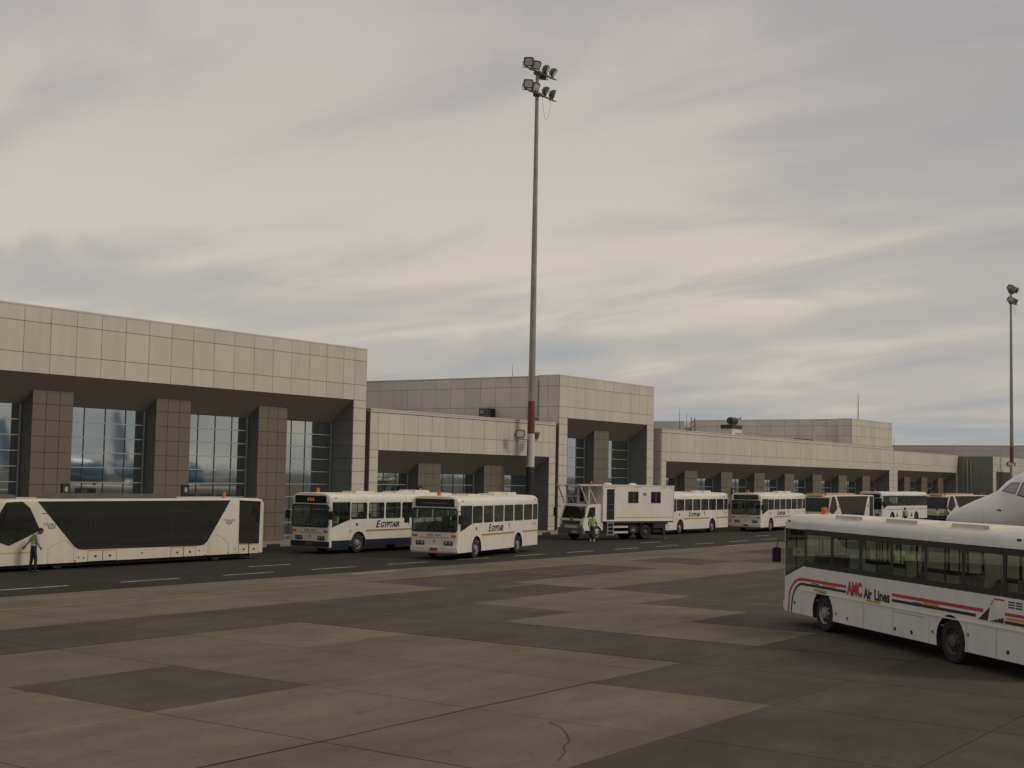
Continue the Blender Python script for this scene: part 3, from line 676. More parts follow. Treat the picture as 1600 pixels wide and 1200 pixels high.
        arm = MB().tube([(-.04, 1.15*s, 2.25), (.08, 1.36*s, 2.3), (.10, 1.40*s, 2.05)], .018, 5).build('mirror', BLACK, t)
        MB().prism(rrect(1.40*s-.12, 1.40*s+.12, 1.68, 2.10, .04), 'x', .05, .13).build('mirror_head', BLACK, arm)
    MB().box(.046, .062, -.19, .19, .42, .56).build('number_plate', PLATE, t)
    if not amc:
        MB().box(.002, .008, -.75, .75, 1.02, 1.055).build('front_stripe', YELLOW, t)
        for k in range(9):
            if k != 4: MB().box(.002, .006, -.36+.08*k, -.305+.08*k, 1.105, 1.185).build('front_lettering', GREYTXT, t)
        MB().lathe([(.075, .004), (.06, .016)], (0, 0, .87), 'x', 14).build('front_badge', ALU, t)
    # rear face
    MB().sheet([(-W+.06, zb), (W-.06, zb), (W-.06, z2), (-W+.06, z2)], 'x', -Lb).build('rear_panel', paint, t)
    MB().sheet(rrect(-.95, .95, 1.75, 2.45, .1), 'x', -Lb-.005).build('rear_window', TGLASS, t)
    for s in (1, -1): MB().box(-Lb-.02, -Lb+.01, s*1.0-.1, s*1.0+.1, .8, 1.15).build('tail_light', RED, t)
    # chassis, wheels
    MB().box(-Lb+.3, -.5, -1.0, 1.0, .30, .55).build('underbody', CHASSIS, t)
    for x in arches:
        arch_liner(t, x)
        st = 'steel' if (not amc or x == arches[0]) else 'dark'
        wheel(t, x, 1.06, .5, 1, st); wheel(t, x, -1.06, .5, -1, st)
    # interior
    MB().box(-Lb+.1, -.1, -1.2, 1.2, .78, .82).build('floor', INTER, t); MB().box(-Lb+.1, -.2, -1.15, 1.15, z2+.05, z2+.07).build('ceiling', INTER, t)
    MB().box(-.55, -.12, -1.1, 1.1, .8, 1.28).build('dashboard', BLACK, t)
    MB().tube([(-.62+.05*math.cos(a)*0, .6+.23*math.cos(a), 1.38+.16*math.sin(a)) for a in [2*math.pi*k/12 for k in range(13)]], .018, 5).build('steering_wheel', BLACK, t)
    def seat(x, y, m=SEAT): MB().prism([(x+.22, 1.22), (x+.22, 1.28), (x-.18, 1.28), (x-.30, 1.95), (x-.36, 1.95), (x-.26, 1.22)], 'y', y-.21, y+.21).box(x-.1, x+.1, y-.06, y+.06, .82, 1.22).build('seat', m, t)
    seat(-1.15, .62, BLACK)
    for k in range(4):
        x = -3.0-1.75*k
        for y in (.92, -.92):
            if (k+int(y > 0)) % 2 == 0 or not amc: seat(x, y)
    for k in range(4):
        for y in (.5, -.5): MB().tube([(-2.3-1.9*k, y, .82), (-2.3-1.9*k, y, z2+.05)], .02, 6).build('grab_pole', LAMPGREY if not amc else BLACK, t)
    MB().tube([(-2.2, .5, z2-.1), (-Lb+1, .5, z2-.1)], .018, 5).build('handrail', BLACK, t)
    MB().box(-1.75, -1.70, .1, 1.15, .82, 2.0).build('driver_partition', INTER, t)
    if amc:
        MB().prism([(-Lb+.1, .82), (-Lb+.1, 1.75), (-Lb+.95, 1.75), (-Lb+1.6, .82)], 'y', -1.15, 1.15).build('engine_hump', SEAT, t)
        for x in (-6.4, -8.1): MB().box(x-.55, x+.55, -1.19, -1.1, .82, 1.75).build('luggage_rail', SEAT, t)
    # roof pieces
    MB().lathe([(.10, 0), (.10, .04), (.085, .06), (.085, .2), (.05, .24)], (-.55, -.05 if not amc else .24, zr-.02-(.03 if amc else 0)), 'z', 12).build('beacon', BEACON, t, True)
    for x in ((-3.6, -6.9) if not amc else (-3.4, -6.0, -8.9)):
        MB().prism([(x-.75, zr-.06), (x-.70, zr+(.035 if amc else .06)), (x+.70, zr+(.035 if amc else .06)), (x+.75, zr-.06)], 'y', (-.45 if not amc else .45), (.45 if not amc else 1.02)).build('roof_hatch', ROOFWHITE, t)
    if not amc:
        x = -8.3; MB().prism(rrect(x-.6, x+.6, zr-.08, zr+.13, .06), 'y', -.55, .55).build('ventilator', WHITE, t)
        for x in (-7.5, -9.2): MB().ball((x, .1, zr), .28, .28, .1, 12, 6).build('ventilator', WHITE, t, True)
    for x in (-.4, -Lb+.4): MB().box(x-.06, x+.06, W-.01, W+.012, z2+.18, z2+.23).build('marker_lamp', BLACK, t)
    # livery on both sides
    for s in (1, -1):
        y = W*s; rz = R(180) if s == 1 else 0
        if not amc:
            for (a, c) in ((-1.5, -fo+.58), (-fo-.56, -fo-wb+.57), (-fo-wb-.57, xr)):
                if a < c: a, c = c, a
                MB().box(c, a, y-.004, y+.004, 1.045, 1.105).build('yellow_stripe', YELLOW, t); MB().box(c, a, y-.004, y+.004, 1.106, 1.135).build('purple_stripe', PURPLE, t)
            tx = -3.55 if s == 1 else -6.2
            text('lettering', 'E', .50, LETTER, t, (tx, y+.005*s, 1.24), (R(90), 0, rz), .28, .016, 1.05)
            dx = -.34*s
            text('lettering', 'GYPTAIR', .38, LETTER, t, (tx+dx*1.0, y+.005*s, 1.24), (R(90), 0, rz), .28, .014, 1.06, .97)
            fx = tx-2.72*s
            MB().prism([(fx, 1.24), (fx+.05, 1.42), (fx+.12, 1.58), (fx+.02, 1.60), (fx-.08, 1.58), (fx-.06, 1.36)], 'y', y-.004, y+.004).build('falcon_emblem', GREYTXT, t)
            MB().lathe([(.085, y-.004), (.085, y+.006)], (-2.05, 0, 1.42), 'y', 14).build('round_badge', PURPLE, t)
            if s == 1:
                for k in range(4): MB().box(-Lb+.36+.1*k, -Lb+.42+.1*k, y-.002, y+.004, 1.42, 1.52).build('fleet_number', GREYTXT, t)
    return t
GB = 'white airline buses with dark blue side lettering'
busA = city_bus('white bus with a navy blue skirt and lit amber display', (48.8, 46.1, 0), 182, navy=True, group=GB)
busB = city_bus('white bus with crossed wipers and a yellow stripe, in front of the tall mast', (50.0, 39.33, 0), 193.2, Lb=10.4, fo=2.13, wb=5.42, group=GB)
busC = city_bus('white bus half hidden behind the high box truck', (84.7, 47.15, 0), 182, group=GB)
busD = city_bus('white bus facing left, parked just behind the box truck and its neighbour bus', (96.78, 45.47, 0), 184.4, group=GB)
busF = city_bus('white coach with a wide black window band between two low apron buses', (131.6, 48.3, 0), 176, style='amc', Lb=11.4, fo=2.41, wb=6.06, group='white buses with black window bands')
amc = city_bus('large white bus with red and black stripes at the right front', (37.08, 15.01, 0), 49.35, style='amc', Lb=11.4, fo=2.41, wb=6.06, group='white buses with black window bands')
def amc_livery(t, y=1.25, full=True):
    b = y
    def arc(z, r, wd, m, nm, xe):
        """stripe that climbs from the skirt round a quarter bend and then runs level to xe"""
        x0 = -.36 if r > .8 else -.55; pts = [(x0, .345), (x0-.05, .62)]
        cx, cz = -1.25, z-.62
        for i in range(9):
            a = R(8+82*i/8); pts.append((cx+(cx*0+(x0-.05-cx)*math.cos(a)), cz+(z-cz)*math.sin(a)))
        pts.append((xe, z)); o = []
        for i, p in enumerate(pts):
            a_, c_ = Vector(pts[max(i-1, 0)]), Vector(pts[min(i+1, len(pts)-1)]); d = (c_-a_).normalized(); n = Vector((-d.y, d.x))
            o.append((p, n))
        vs = []
        for p, n in o: vs += [(p[0]+n.x*wd/2, b+.005, p[1]+n.y*wd/2), (p[0]-n.x*wd/2, b+.005, p[1]-n.y*wd/2)]
        MB().add(vs, [(2*i, 2*i+1, 2*i+3, 2*i+2) for i in range(len(o)-1)]).build(nm, m, t)
    arc(1.30, 1, .076, RED, 'red_stripe', -3.70); arc(1.17, .6, .068, INK, 'black_stripe', -3.70)
    def bar(nm, m, a, c, z0, z1, e=.005): return MB().box(c, a, b-.003, b+e, z0, z1).build(nm, m, t)
    bar('red_stripe', RED, -5.97, -9.72, 1.262, 1.338); bar('black_stripe', INK, -5.97, -9.45, 1.135, 1.202); bar('red_stripe', RED, -10.5, -11.3, 1.27, 1.335); bar('black_stripe', INK, -10.5, -11.3, 1.10, 1.165)
    for a, c, z, m in ((-2.4, -3.12, 1.232, YELLOW), (-1.9, -2.6, 1.07, YELLOW), (-4.7, -5.4, 1.045, YELLOW), (-7.35, -8.0, 1.232, YELLOW), (-10.55, -11.3, 1.215, YELLOW), (-1.75, -2.2, 1.243, EMBLEM), (-6.9, -7.3, 1.225, EMBLEM)):
        bar('livery_dash', m, a, c, z-.03, z+.03 if m is YELLOW else z)
    bar('rub_rail', COOLWHITE, -1.2, -11.33, .985, 1.02, .02)
    text('lettering', 'AMC', .46, RED, t, (-3.76, b+.006, 1.12), (R(90), 0, R(180)), 0, .021, .78, .95)
    text('lettering', 'Air', .36, INK, t, (-4.62, b+.006, 1.10), (R(90), 0, R(180)), 0, .012, .80, 1.02)
    text('lettering', 'Lines', .36, INK, t, (-5.12, b+.006, 1.10), (R(90), 0, R(180)), 0, .011, .98, 1.02)
    # tail-fin and rays emblem
    em = MB().prism([(-9.50, 1.09), (-9.95, 1.42), (-10.12, 1.62), (-10.52, 1.62), (-10.48, 1.09)], 'y', b+.002, b+.007).build('tail_emblem', COOLWHITE, t)
    MB().prism([(-9.55, 1.10), (-9.98, 1.40), (-9.9, 1.10)], 'y', b+.0075, b+.009).prism([(-9.95, 1.10), (-10.46, 1.10), (-10.46, 1.22)], 'y', b+.0075, b+.009).build('pyramids', INK, em)
    for k in range(6):
        a = R(-150+26*k); MB().prism([(-10.22+.10*math.cos(a+.4), 1.42+.10*math.sin(a+.4)), (-10.22+.27*math.cos(a), 1.40+.29*math.sin(a)), (-10.22+.10*math.cos(a-.4), 1.42+.10*math.sin(a-.4))], 'y', b+.0095, b+.011).build('ray', COOLWHITE, em)
    MB().prism([(-10.0, 1.45), (-10.14, 1.60), (-10.16, 1.60), (-10.03, 1.44)], 'y', b+.008, b+.010).prism([(-10.12, 1.60), (-10.5, 1.60), (-10.5, 1.565), (-10.12, 1.565)], 'y', b+.008, b+.010).build('red_edge', RED, em)
    for r_ in range(2):
        for q in range(3): bar('vent', BLACK, -10.62-.26*r_, -10.84-.26*r_, 1.44+.055*q, 1.47+.055*q)
    for x, z, m in ((-.75, .62, PURPLE), (-3.15, .56, GREYTXT), (-3.75, .50, RED), (-6.1, .50, BLACK), (-6.85, .50, BLACK), (-7.75, .62, GREYTXT), (-9.15, .72, GREYTXT), (-10.6, .52, BLACK)):
        MB().lathe([(.05, b-.003), (.045, b+.012)], (x, 0, z), 'y', 10).build('reflector', m, t)
    for x in (-1.2, -4.6, -6.0, -7.6, -9.1, -10.2): MB().box(x-.006, x+.006, b-.002, b+.002, .36, .98).build('panel_seam', GREYTXT, t)
    MB().box(-7.4, -6.05, b-.002, b+.003, .90, .912).build('panel_seam', GREYTXT, t)
amc_livery(amc)
bF = busF
MB().box(-11.3, -1.0, 1.248, 1.254, 1.27, 1.33).build('red_stripe', RED, bF)
for x in (-3.6, -7.2): MB().prism([(x-.25, .55), (x, 1.05), (x+.25, .55)], 'y', 1.248, 1.254).build('side_mark', BLACK, bF)

# ---- low-floor apron buses
def apron_bus(label, loc, head, Lb=14.5, unit=GREYROOF, grp='low floor apron buses'):
    """origin at the front; left side at +y carries the wide trapezoid glazing"""
    t = thing('apron_bus', label, 'bus', loc, R(head), grp); W = 1.5; H = 2.74; zb = .24
    def fx(x): return x          # x is measured from the rear: -Lb .. 0
    # body: lengthwise outline with a raked nose
    prof = [(-Lb, zb+.05), (-Lb, H-.22), (-Lb+.12, H-.05), (-Lb+.4, H), (-1.4, H), (-.75, H-.15), (-.12, 1.2), (0, .9), (0, zb)]
    b = MB(); n = len(prof); off = [.0, .0]
    secs = [(-1, .90), (-.985, .965), (-.95, 1.0), (.95, 1.0), (.985, .965), (1, .90)]
    vs = []
    for fy, k in secs:
        for x, z in prof:
            zz_ = min(z, {.90: H-.07, .965: H-.02, 1.0: H}[k])
            vs.append((x, fy*W, zz_))
    fs = [(j*n+i, j*n+(i+1) % n, (j+1)*n+(i+1) % n, (j+1)*n+i) for j in range(len(secs)-1) for i in range(n)]+[tuple(range(n)), tuple(range((len(secs)-1)*n, len(secs)*n))[::-1]]
    b.add(vs, fs); b.build('body', DUSTY, t, 30)
    X = lambda q: -Lb+(44.28-q)     # photo-measured stations along the side, rear = 44.28
    for s in (1, -1):
        y = W*s
        def pane(nm, pts, m=TGLASS, e=.012): return MB().prism(pts, 'y', y-.004*s, y+e*s).build(nm, m, t)
        g_ = pane('side_window', [(X(32.28), 2.655), (X(34.05), .86), (X(34.25), .76), (X(34.5), .74), (X(40.55), .71), (X(40.75), .74), (X(40.95), .88), (X(42.23), 2.655)])
        for q in (34.75, 36.1, 38.95, 40.25): MB().box(X(q)-.012, X(q)+.012, y+.010*s-.003, y+.012*s+.003, .76, 2.62).build('window_divider', BLACK, g_)
        MB().box(X(42.0), X(32.5), y+.011*s-.002, y+.012*s+.003, 2.18, 2.20).build('window_divider', BLACK, g_)
        pane('rear_door_glass', [(X(42.78), 2.655), (X(42.80), .72), (X(44.04), .70), (X(44.08), 2.60)])
        MB().box(X(43.43)-.01, X(43.41)+.01, y+.012*s, y+.016*s, .30, 2.44).build('door_seam', BLACK, t)
        pane('cab_window', [(X(29.95), 1.16), (X(30.25), 1.30), (X(30.6), 1.15), (X(31.09), .99), (X(32.3), 1.48), (X(32.40), 1.62), (X(31.95), 2.40), (X(31.6), 2.655), (X(30.9), 2.62)])
        for q0, q1 in ((34.69, 35.40), (35.42, 36.1), (38.92, 39.60), (39.62, 40.3), (42.80, 43.40), (43.42, 44.0)):
            d = MB().box(X(q1), X(q0), y-.002*s, y+.008*s, .27, .66).build('door_leaf', DUSTY, t)
            MB().box(X(q1), X(q0), y+.0085*s-.002, y+.0085*s+.002, .665, .70).build('yellow_sill', YELLOW, d)
            for xx in (X(q0)-.012, X(q1)): MB().box(xx, xx+.012, y+.009*s-.002, y+.009*s+.002, .27, .70).build('door_edge', BLACK, d)
            MB().box(X(q1), X(q0), y+.009*s-.002, y+.009*s+.002, .262, .275).build('door_edge', BLACK, d)
            MB().box((X(q0)+X(q1))/2-.07, (X(q0)+X(q1))/2+.04, y+.006*s, y+.014*s, .42, .50).build('latch', BLACK, d)
        for q0, q1, qt in ((32.83, 34.01, 33.6), (41.0, 42.19, 41.5)):
            pts = [(X(q0), .26), (X(q0), .85), (X(qt)+.1, 1.14), (X(qt)-.1, 1.12), (X(q1), .80), (X(q1), .26)]
            MB().tube([(p[0], y+.002*s, p[1]) for p in pts], .007, 4).build('wheel_cover_seam', GREYTXT, t)
        MB().box(X(32.3), X(29.9), y-.003*s, y+.006*s, .70, .735).build('yellow_stripe', YELLOW, t)
        for q in (32.95, 42.2):
            e = MB().prism([(X(q)+.22, 1.82), (X(q)+.14, 1.60), (X(q)-.14, 1.60), (X(q)-.22, 1.82), (X(q)-.17, 1.82), (X(q)-.11, 1.645), (X(q)+.11, 1.645), (X(q)+.17, 1.82)], 'y', y-.002*s, y+.004*s).build('airport_emblem', EMBLEM, t)
            for k in range(4): MB().box(X(q)-.10+.055*k, X(q)-.07+.055*k, y-.002*s, y+.005*s, 1.68, 1.80+.02*(k % 2)).build('emblem_stroke', EMBLEM, e)
            for d in (-1, 1): 
                for k in range(2): MB().box(X(q)+d*.31-.07, X(q)+d*.31+.07, y-.002*s, y+.004*s, 1.74+.06*k, 1.76+.06*k).build('emblem_wing', EMBLEM, e)
        for q, z in ((34.25, .45), (34.5, .42), (34.1, .30), (37.4, .50), (40.5, .50), (40.85, .30), (42.6, .50), (42.2, .35)): MB().box(X(q)-.03, X(q)+.03, y, y+.01*s, z-.03, z+.03).build('fitting', DARKSTEEL, t)
        for q in (33.4, 41.6): wheel(t, X(q), (W-.3)*s, .42, s, 'dark')
    # windscreen on the raked nose
    nn = Vector((1.05, 0, .63)).normalized(); q0, q1 = Vector((-.70, 0, 2.50)), Vector((-.14, 0, 1.28))
    b = MB(); o = nn*.012
    b.add([q0+o+Vector((0,-1.4,0)), q0+o+Vector((0,1.4,0)), q1+o+Vector((0,1.46,0)), q1+o+Vector((0,-1.46,0))], [(0,1,2,3)]); b.build('windscreen', DGLASS, t)
    MB().box(-.02, .05, -1.4, 1.4, .30, .55).build('bumper', CHASSIS, t)
    for s in (1, -1): MB().prism(rrect(s*1.1-.25, s*1.1+.25, .62, .82, .05), 'x', -.01, .015).build('headlight', HEAD, t); MB().box(-Lb-.012, -Lb+.02, s*1.3-.08, s*1.3+.08, .85, 1.35).build('tail_light', RED, t)
    MB().box(-Lb-.006, -Lb+.02, -1.2, 1.2, 1.25, 2.35).build('rear_window', TGLASS, t)
    MB().box(-Lb+.5, -.6, -1.2, 1.2, .10, .26).build('underbody', CHASSIS, t)
    MB().prism([(X(39.6), H-.02), (X(39.2), H+.17), (X(33.6), H+.20), (X(33.1), H-.02)], 'y', .1, 1.1).build('roof_unit', unit, t)
    MB().prism([(X(31.9), H-.02), (X(31.8), H+.15), (X(30.6), H+.15), (X(30.5), H-.08)], 'y', -.7, .7).build('roof_unit', unit, t)
    for q, yy in ((42.4, .9), (30.75, .95)): MB().lathe([(.09, 0), (.09, .05), (.075, .07), (.075, .26), (.04, .3)], (X(q), yy, H-.03), 'z', 12).build('beacon', BEACON, t, True)
    return t
apron_bus('long low white apron bus with black trapezoid glazing at the left edge', (29.78, 46.25, 0), 180)
apron_bus('low apron bus with a dusty beige roof unit behind the white buses', (114.2, 47.3, 0), 184.5, unit=BEIGE)
apron_bus('low apron bus partly hidden by the aircraft nose', (145.8, 46.6, 0), 177, unit=BEIGE)

# ---- high-lift box truck
tr = thing('box_truck', 'white high-lift box truck with a side door and ladder parked before the middle hall', 'truck', (72.47, 46.11, 0), R(163.1))
def tb(nm, m, *bx, par=None): return MB().box(*bx).build(nm, m, par or tr)
cabp = [(-.12, .62), (-.05, 1.0), (-.10, 1.28), (-.42, 2.16), (-.62, 2.26), (-1.60, 2.30), (-1.72, 2.2), (-1.72, .62)]
cab = MB().prism(cabp, 'y', -1.15, 1.15).build('cab', WHITE, tr)
b = MB().add([(-.128, -1.02, 1.36), (-.128, 1.02, 1.36), (-.398, .98, 2.12), (-.398, -.98, 2.12)], [(0,1,2,3)])
ws = b.build('windscreen', WINDSC, tr); ws.data.materials.clear(); ws.data.materials.append(TGLASS)
for s in (1, -1):
    sw = MB().prism([(-.36, 1.42), (-1.05, 1.50), (-1.05, 2.08), (-.58, 2.08)], 'y', 1.148*s, 1.158*s).build('side_window', TGLASS, tr)
    MB().tube([(-.2, 1.15*s, 2.15), (.12, 1.38*s, 2.1), (.12, 1.40*s, 1.5)], .02, 5).build('mirror', BLACK, tr)
    MB().prism(rrect(1.40*s-.1, 1.40*s+.1, 1.45, 2.02, .04), 'x', .08, .16).build('mirror_head', BLACK, tr)
    hl = MB().prism(rrect(.82*s-.2, .82*s+.2, .78, .96, .04), 'x', -.09, -.03).build('headlight', HEAD, tr)
    tb('fog_light', HEAD, .03, .04, .75*s-.12, .75*s+.12, .50, .58)
    b = MB(); k = 8
    vs = []
    for i in range(k+1):
        a = R(180*i/k)
        for yy in (1.17*s, .75*s): vs.append((-1.2+.62*math.cos(a), yy, .48+.62*math.sin(a)))
    b.add(vs, [(2*i, 2*i+1, 2*i+3, 2*i+2) for i in range(k)]); b.build('mudguard', LAMPGREY, tr)
    vs = []
    b = MB()
    for i in range(k+1):
        a = R(180*i/k)
        for yy in (1.24*s, .72*s): vs.append((-5.45+.66*math.cos(a), yy, .48+.66*math.sin(a)))
    b.add(vs, [(2*i, 2*i+1, 2*i+3, 2*i+2) for i in range(k)]); b.build('mudguard', LAMPGREY, tr)
    wheel(tr, -1.2, 1.02*s, .48, s); wheel(tr, -5.45, 1.02*s, .48, s, 'dark'); wheel(tr, -5.45, .70*s, .48, s, 'dark')
    tb('side_guard', POLEWHITE, -3.85, -2.55, 1.18*s-.02, 1.18*s+.02, .44, .56); tb('side_guard', POLEWHITE, -3.85, -2.55, 1.18*s-.02, 1.18*s+.02, .78, .90)
tb('grille', BLACK, -.09, -.035, -.85, .85, .98, 1.22); tb('bumper', LAMPGREY, -.12, .03, -1.18, 1.18, .40, .76); tb('number_plate', POLEWHITE, .031, .04, .2, .62, .48, .6)
for k in range(3): tb('grille_bar', LAMPGREY, -.034, -.02, -.8, .8, 1.0+.07*k, 1.03+.07*k)
MB().lathe([(.15, -.13), (.15, -.09)], (0, 0, 1.3), 'x', 14).build('green_badge', OLIVE, tr)
tb('chassis', CHASSIS, -7.7, -.3, -.45, .45, .55, .85)
for bx in ((-2.5, -1.75, -1.1, 1.1, .5, .98), (-4.7, -3.9, -1.1, -.6, .45, .95), (-4.75, -4.1, .6, 1.1, .45, .85), (-7.3, -6.3, -.9, .9, .5, 1.0), (-4.9, -2.5, -.95, .95, .85, 1.17), (-7.5, -6.2, .5, 1.1, .75, 1.12)): tb('tank', CHASSIS, *bx)
tb('rear_lamp_box', POLEWHITE, -7.62, -7.25, .7, 1.15, .62, .98); tb('hydraulic_box', OLIVE, -4.5, -4.25, 1.1, 1.12, .55, .7)
for s in (1, -1): MB().tube([(-7.1, 1.0*s, 1.1), (-7.3, 1.0*s, .1)], .06).box(-7.45, -7.15, .85*s-.02, 1.15*s+.02, 0, .06).build('outrigger', LAMPGREY, tr)
bxo = MB().prism([(-7.9, 1.20), (-7.9, 3.50), (-1.62, 3.50), (-1.62, 1.20)], 'y', -1.25, 1.25).build('box_body', WHITE, tr)
tb('navy_skirt', PURPLE, -7.88, -1.9, -1.22, 1.22, 1.10, 1.199)
for s in (1, -1):
    y = 1.25*s
    d = MB().prism(rrect(-2.58, -1.94, 1.30, 3.24, .03), 'y', y-.003, y+.012*s).build('side_door', TGLASS, tr)
    for z in (1.9, 2.25): MB().box(-2.56, -1.96, y+.012*s, y+.02*s, z, z+.03).build('door_bar', LAMPGREY, d)
    MB().box(-2.64, -2.58, y, y+.02*s, 1.28, 3.26).build('door_frame', WHITE, d)
    for a, c in ((-4.68, -3.78), (-6.68, -5.80)):
        wn = MB().prism(rrect(a, c, 2.36, 3.10, .06), 'y', y-.003, y+.01*s).build('window', TGLASS, tr)
        MB().tube([(a+.02, y+.012*s, 2.38), (c-.02, y+.012*s, 2.38), (c-.02, y+.012*s, 3.08), (a+.02, y+.012*s, 3.08), (a+.02, y+.012*s, 2.38)], .022, 5).build('window_frame', RUST, wn)
        MB().box((a+c)/2-.02, (a+c)/2+.02, y+.01*s, y+.018*s, 2.38, 3.08).build('window_bar', LAMPGREY, wn)
    MB().ball((-5.24, y, 2.93), .2, .012, .12, 14, 6).build('green_badge', OLIVE, tr)
    MB().box(-7.8, -2.75, y-.002, y+.006*s, 1.42, 1.46).build('yellow_stripe', YELLOW, tr)
    for a, c in ((-2.7, -1.9), (-4.9, -4.3), (-7.2, -6.6)): MB().box(a, c, y-.002, y+.006*s, 3.34, 3.37).build('amber_strip', YELLOW, tr)
    for x in (-1.85, -7.65): MB().box(x-.06, x+.06, y-.002, y+.01*s, 3.33, 3.38).build('marker_lamp', BLACK, tr)
    for z in (1.20, 3.46): MB().box(-7.92, -1.6, y-.005, y+.025*s, z, z+.05).build('edge_rail', WHITE, tr)
    for x in (-7.9, -1.66): MB().box(x, x+.05, y-.005, y+.025*s, 1.251, 3.459).build('edge_rail', WHITE, tr)
for k in range(9): tb('front_rib', WHITE, -1.62, -1.59, -1.16+.28*k, -1.08+.28*k, 1.3, 3.42)
tb('front_door', TGLASS, -1.588, -1.575, -.95, -.55, 2.4, 3.2)
tb('roof_platform', WHITE, -1.585, .25, -1.2, 1.2, 3.43, 3.48)
for s in (1, -1):
    MB().tube([(.15, 1.1*s, 3.42), (-.42, 1.1*s, 2.30)], .04, 6).tube([(-.5, 1.1*s, 3.42), (-1.2, 1.1*s, 2.34)], .04, 6).build('platform_strut', POLEWHITE, tr)
    tb('platform_leg', POLEWHITE, -.62, -.54, 1.06*s-.04, 1.06*s+.04, 2.28, 3.42)
for k in range(2): MB().ball((-3.1-2.2*k, 0, 3.52), .3, .3, .12, 12, 6).build('roof_vent', WHITE, tr, True)
MB().lathe([(.09, 0), (.09, .05), (.075, .2), (.04, .24)], (-1.0, .8, 3.47), 'z', 10).build('beacon', BEACON, tr); MB().lathe([(.05, 0), (.06, .12), (.02, .16)], (-1.0, .3, 2.29), 'z', 8).build('cab_lamp', BLACK, tr)
ld = MB().box(-2.56, -2.51, 1.2, 1.25, .30, 1.19).box(-2.06, -2.01, 1.2, 1.25, .30, 1.19).build('ladder', ALU, tr)
for k in range(4): MB().box(-2.51, -2.06, 1.2, 1.25, .34+.24*k, .38+.24*k).build('rung', ALU, ld)

# ---- airliners
ST = [(0,2.68,2.58,.05),(.06,2.80,2.45,.19),(.25,2.97,2.25,.40),(.6,3.17,2.02,.66),(1.1,3.42,1.82,.93),(1.6,3.64,1.70,1.13),(1.85,3.76,1.66,1.21),(2.2,4.13,1.62,1.31),(2.65,4.42,1.58,1.43),(3.2,4.68,1.54,1.56),(4.2,5.0,1.5,1.7),(5.5,5.22,1.48,1.82),(7,5.3,1.47,1.88),(16,5.3,1.47,1.88),(25,5.3,1.47,1.88),(28,5.3,1.8,1.78),(31,5.25,2.5,1.4),(34,5.1,3.4,.85),(36.5,4.9,4.2,.3),(37,4.8,4.4,.12)]
def fus(x):
    for a, b in zip(ST[:-1], ST[1:]):
        if a[0] <= x <= b[0]:
            k = (x-a[0])/(b[0]-a[0]); return [a[i]+(b[i]-a[i])*k for i in (1, 2, 3)]
    return ST[-1][1:]
def on_fus(x, z, e=.0):
    zt, zb_, hw = fus(x); zc, hz = (zt+zb_)/2, (zt-zb_)/2
    q = max(-1, min(1, (z-zc)/hz)); return (-x, (hw*math.sqrt(1-q*q)+e), z)
def patch(name, quad, m, t, s=1, e=.012, n=5):
    """surface patch whose four corners are given as (station, height) on the fuselage side"""
    b = MB(); vs = []
    for i in range(n+1):
        for j in range(n+1):
            u, v = i/n, j/n
            x = (1-u)*(1-v)*quad[0][0]+u*(1-v)*quad[1][0]+u*v*quad[2][0]+(1-u)*v*quad[3][0]
            z = (1-u)*(1-v)*quad[0][1]+u*(1-v)*quad[1][1]+u*v*quad[2][1]+(1-u)*v*quad[3][1]
            p = on_fus(x, z, e); vs.append((p[0], p[1]*s, p[2]))
    b.add(vs, [(i*(n+1)+j, (i+1)*(n+1)+j, (i+1)*(n+1)+j+1, i*(n+1)+j+1) for i in range(n) for j in range(n)])
    return b.build(name, m, t, 80)
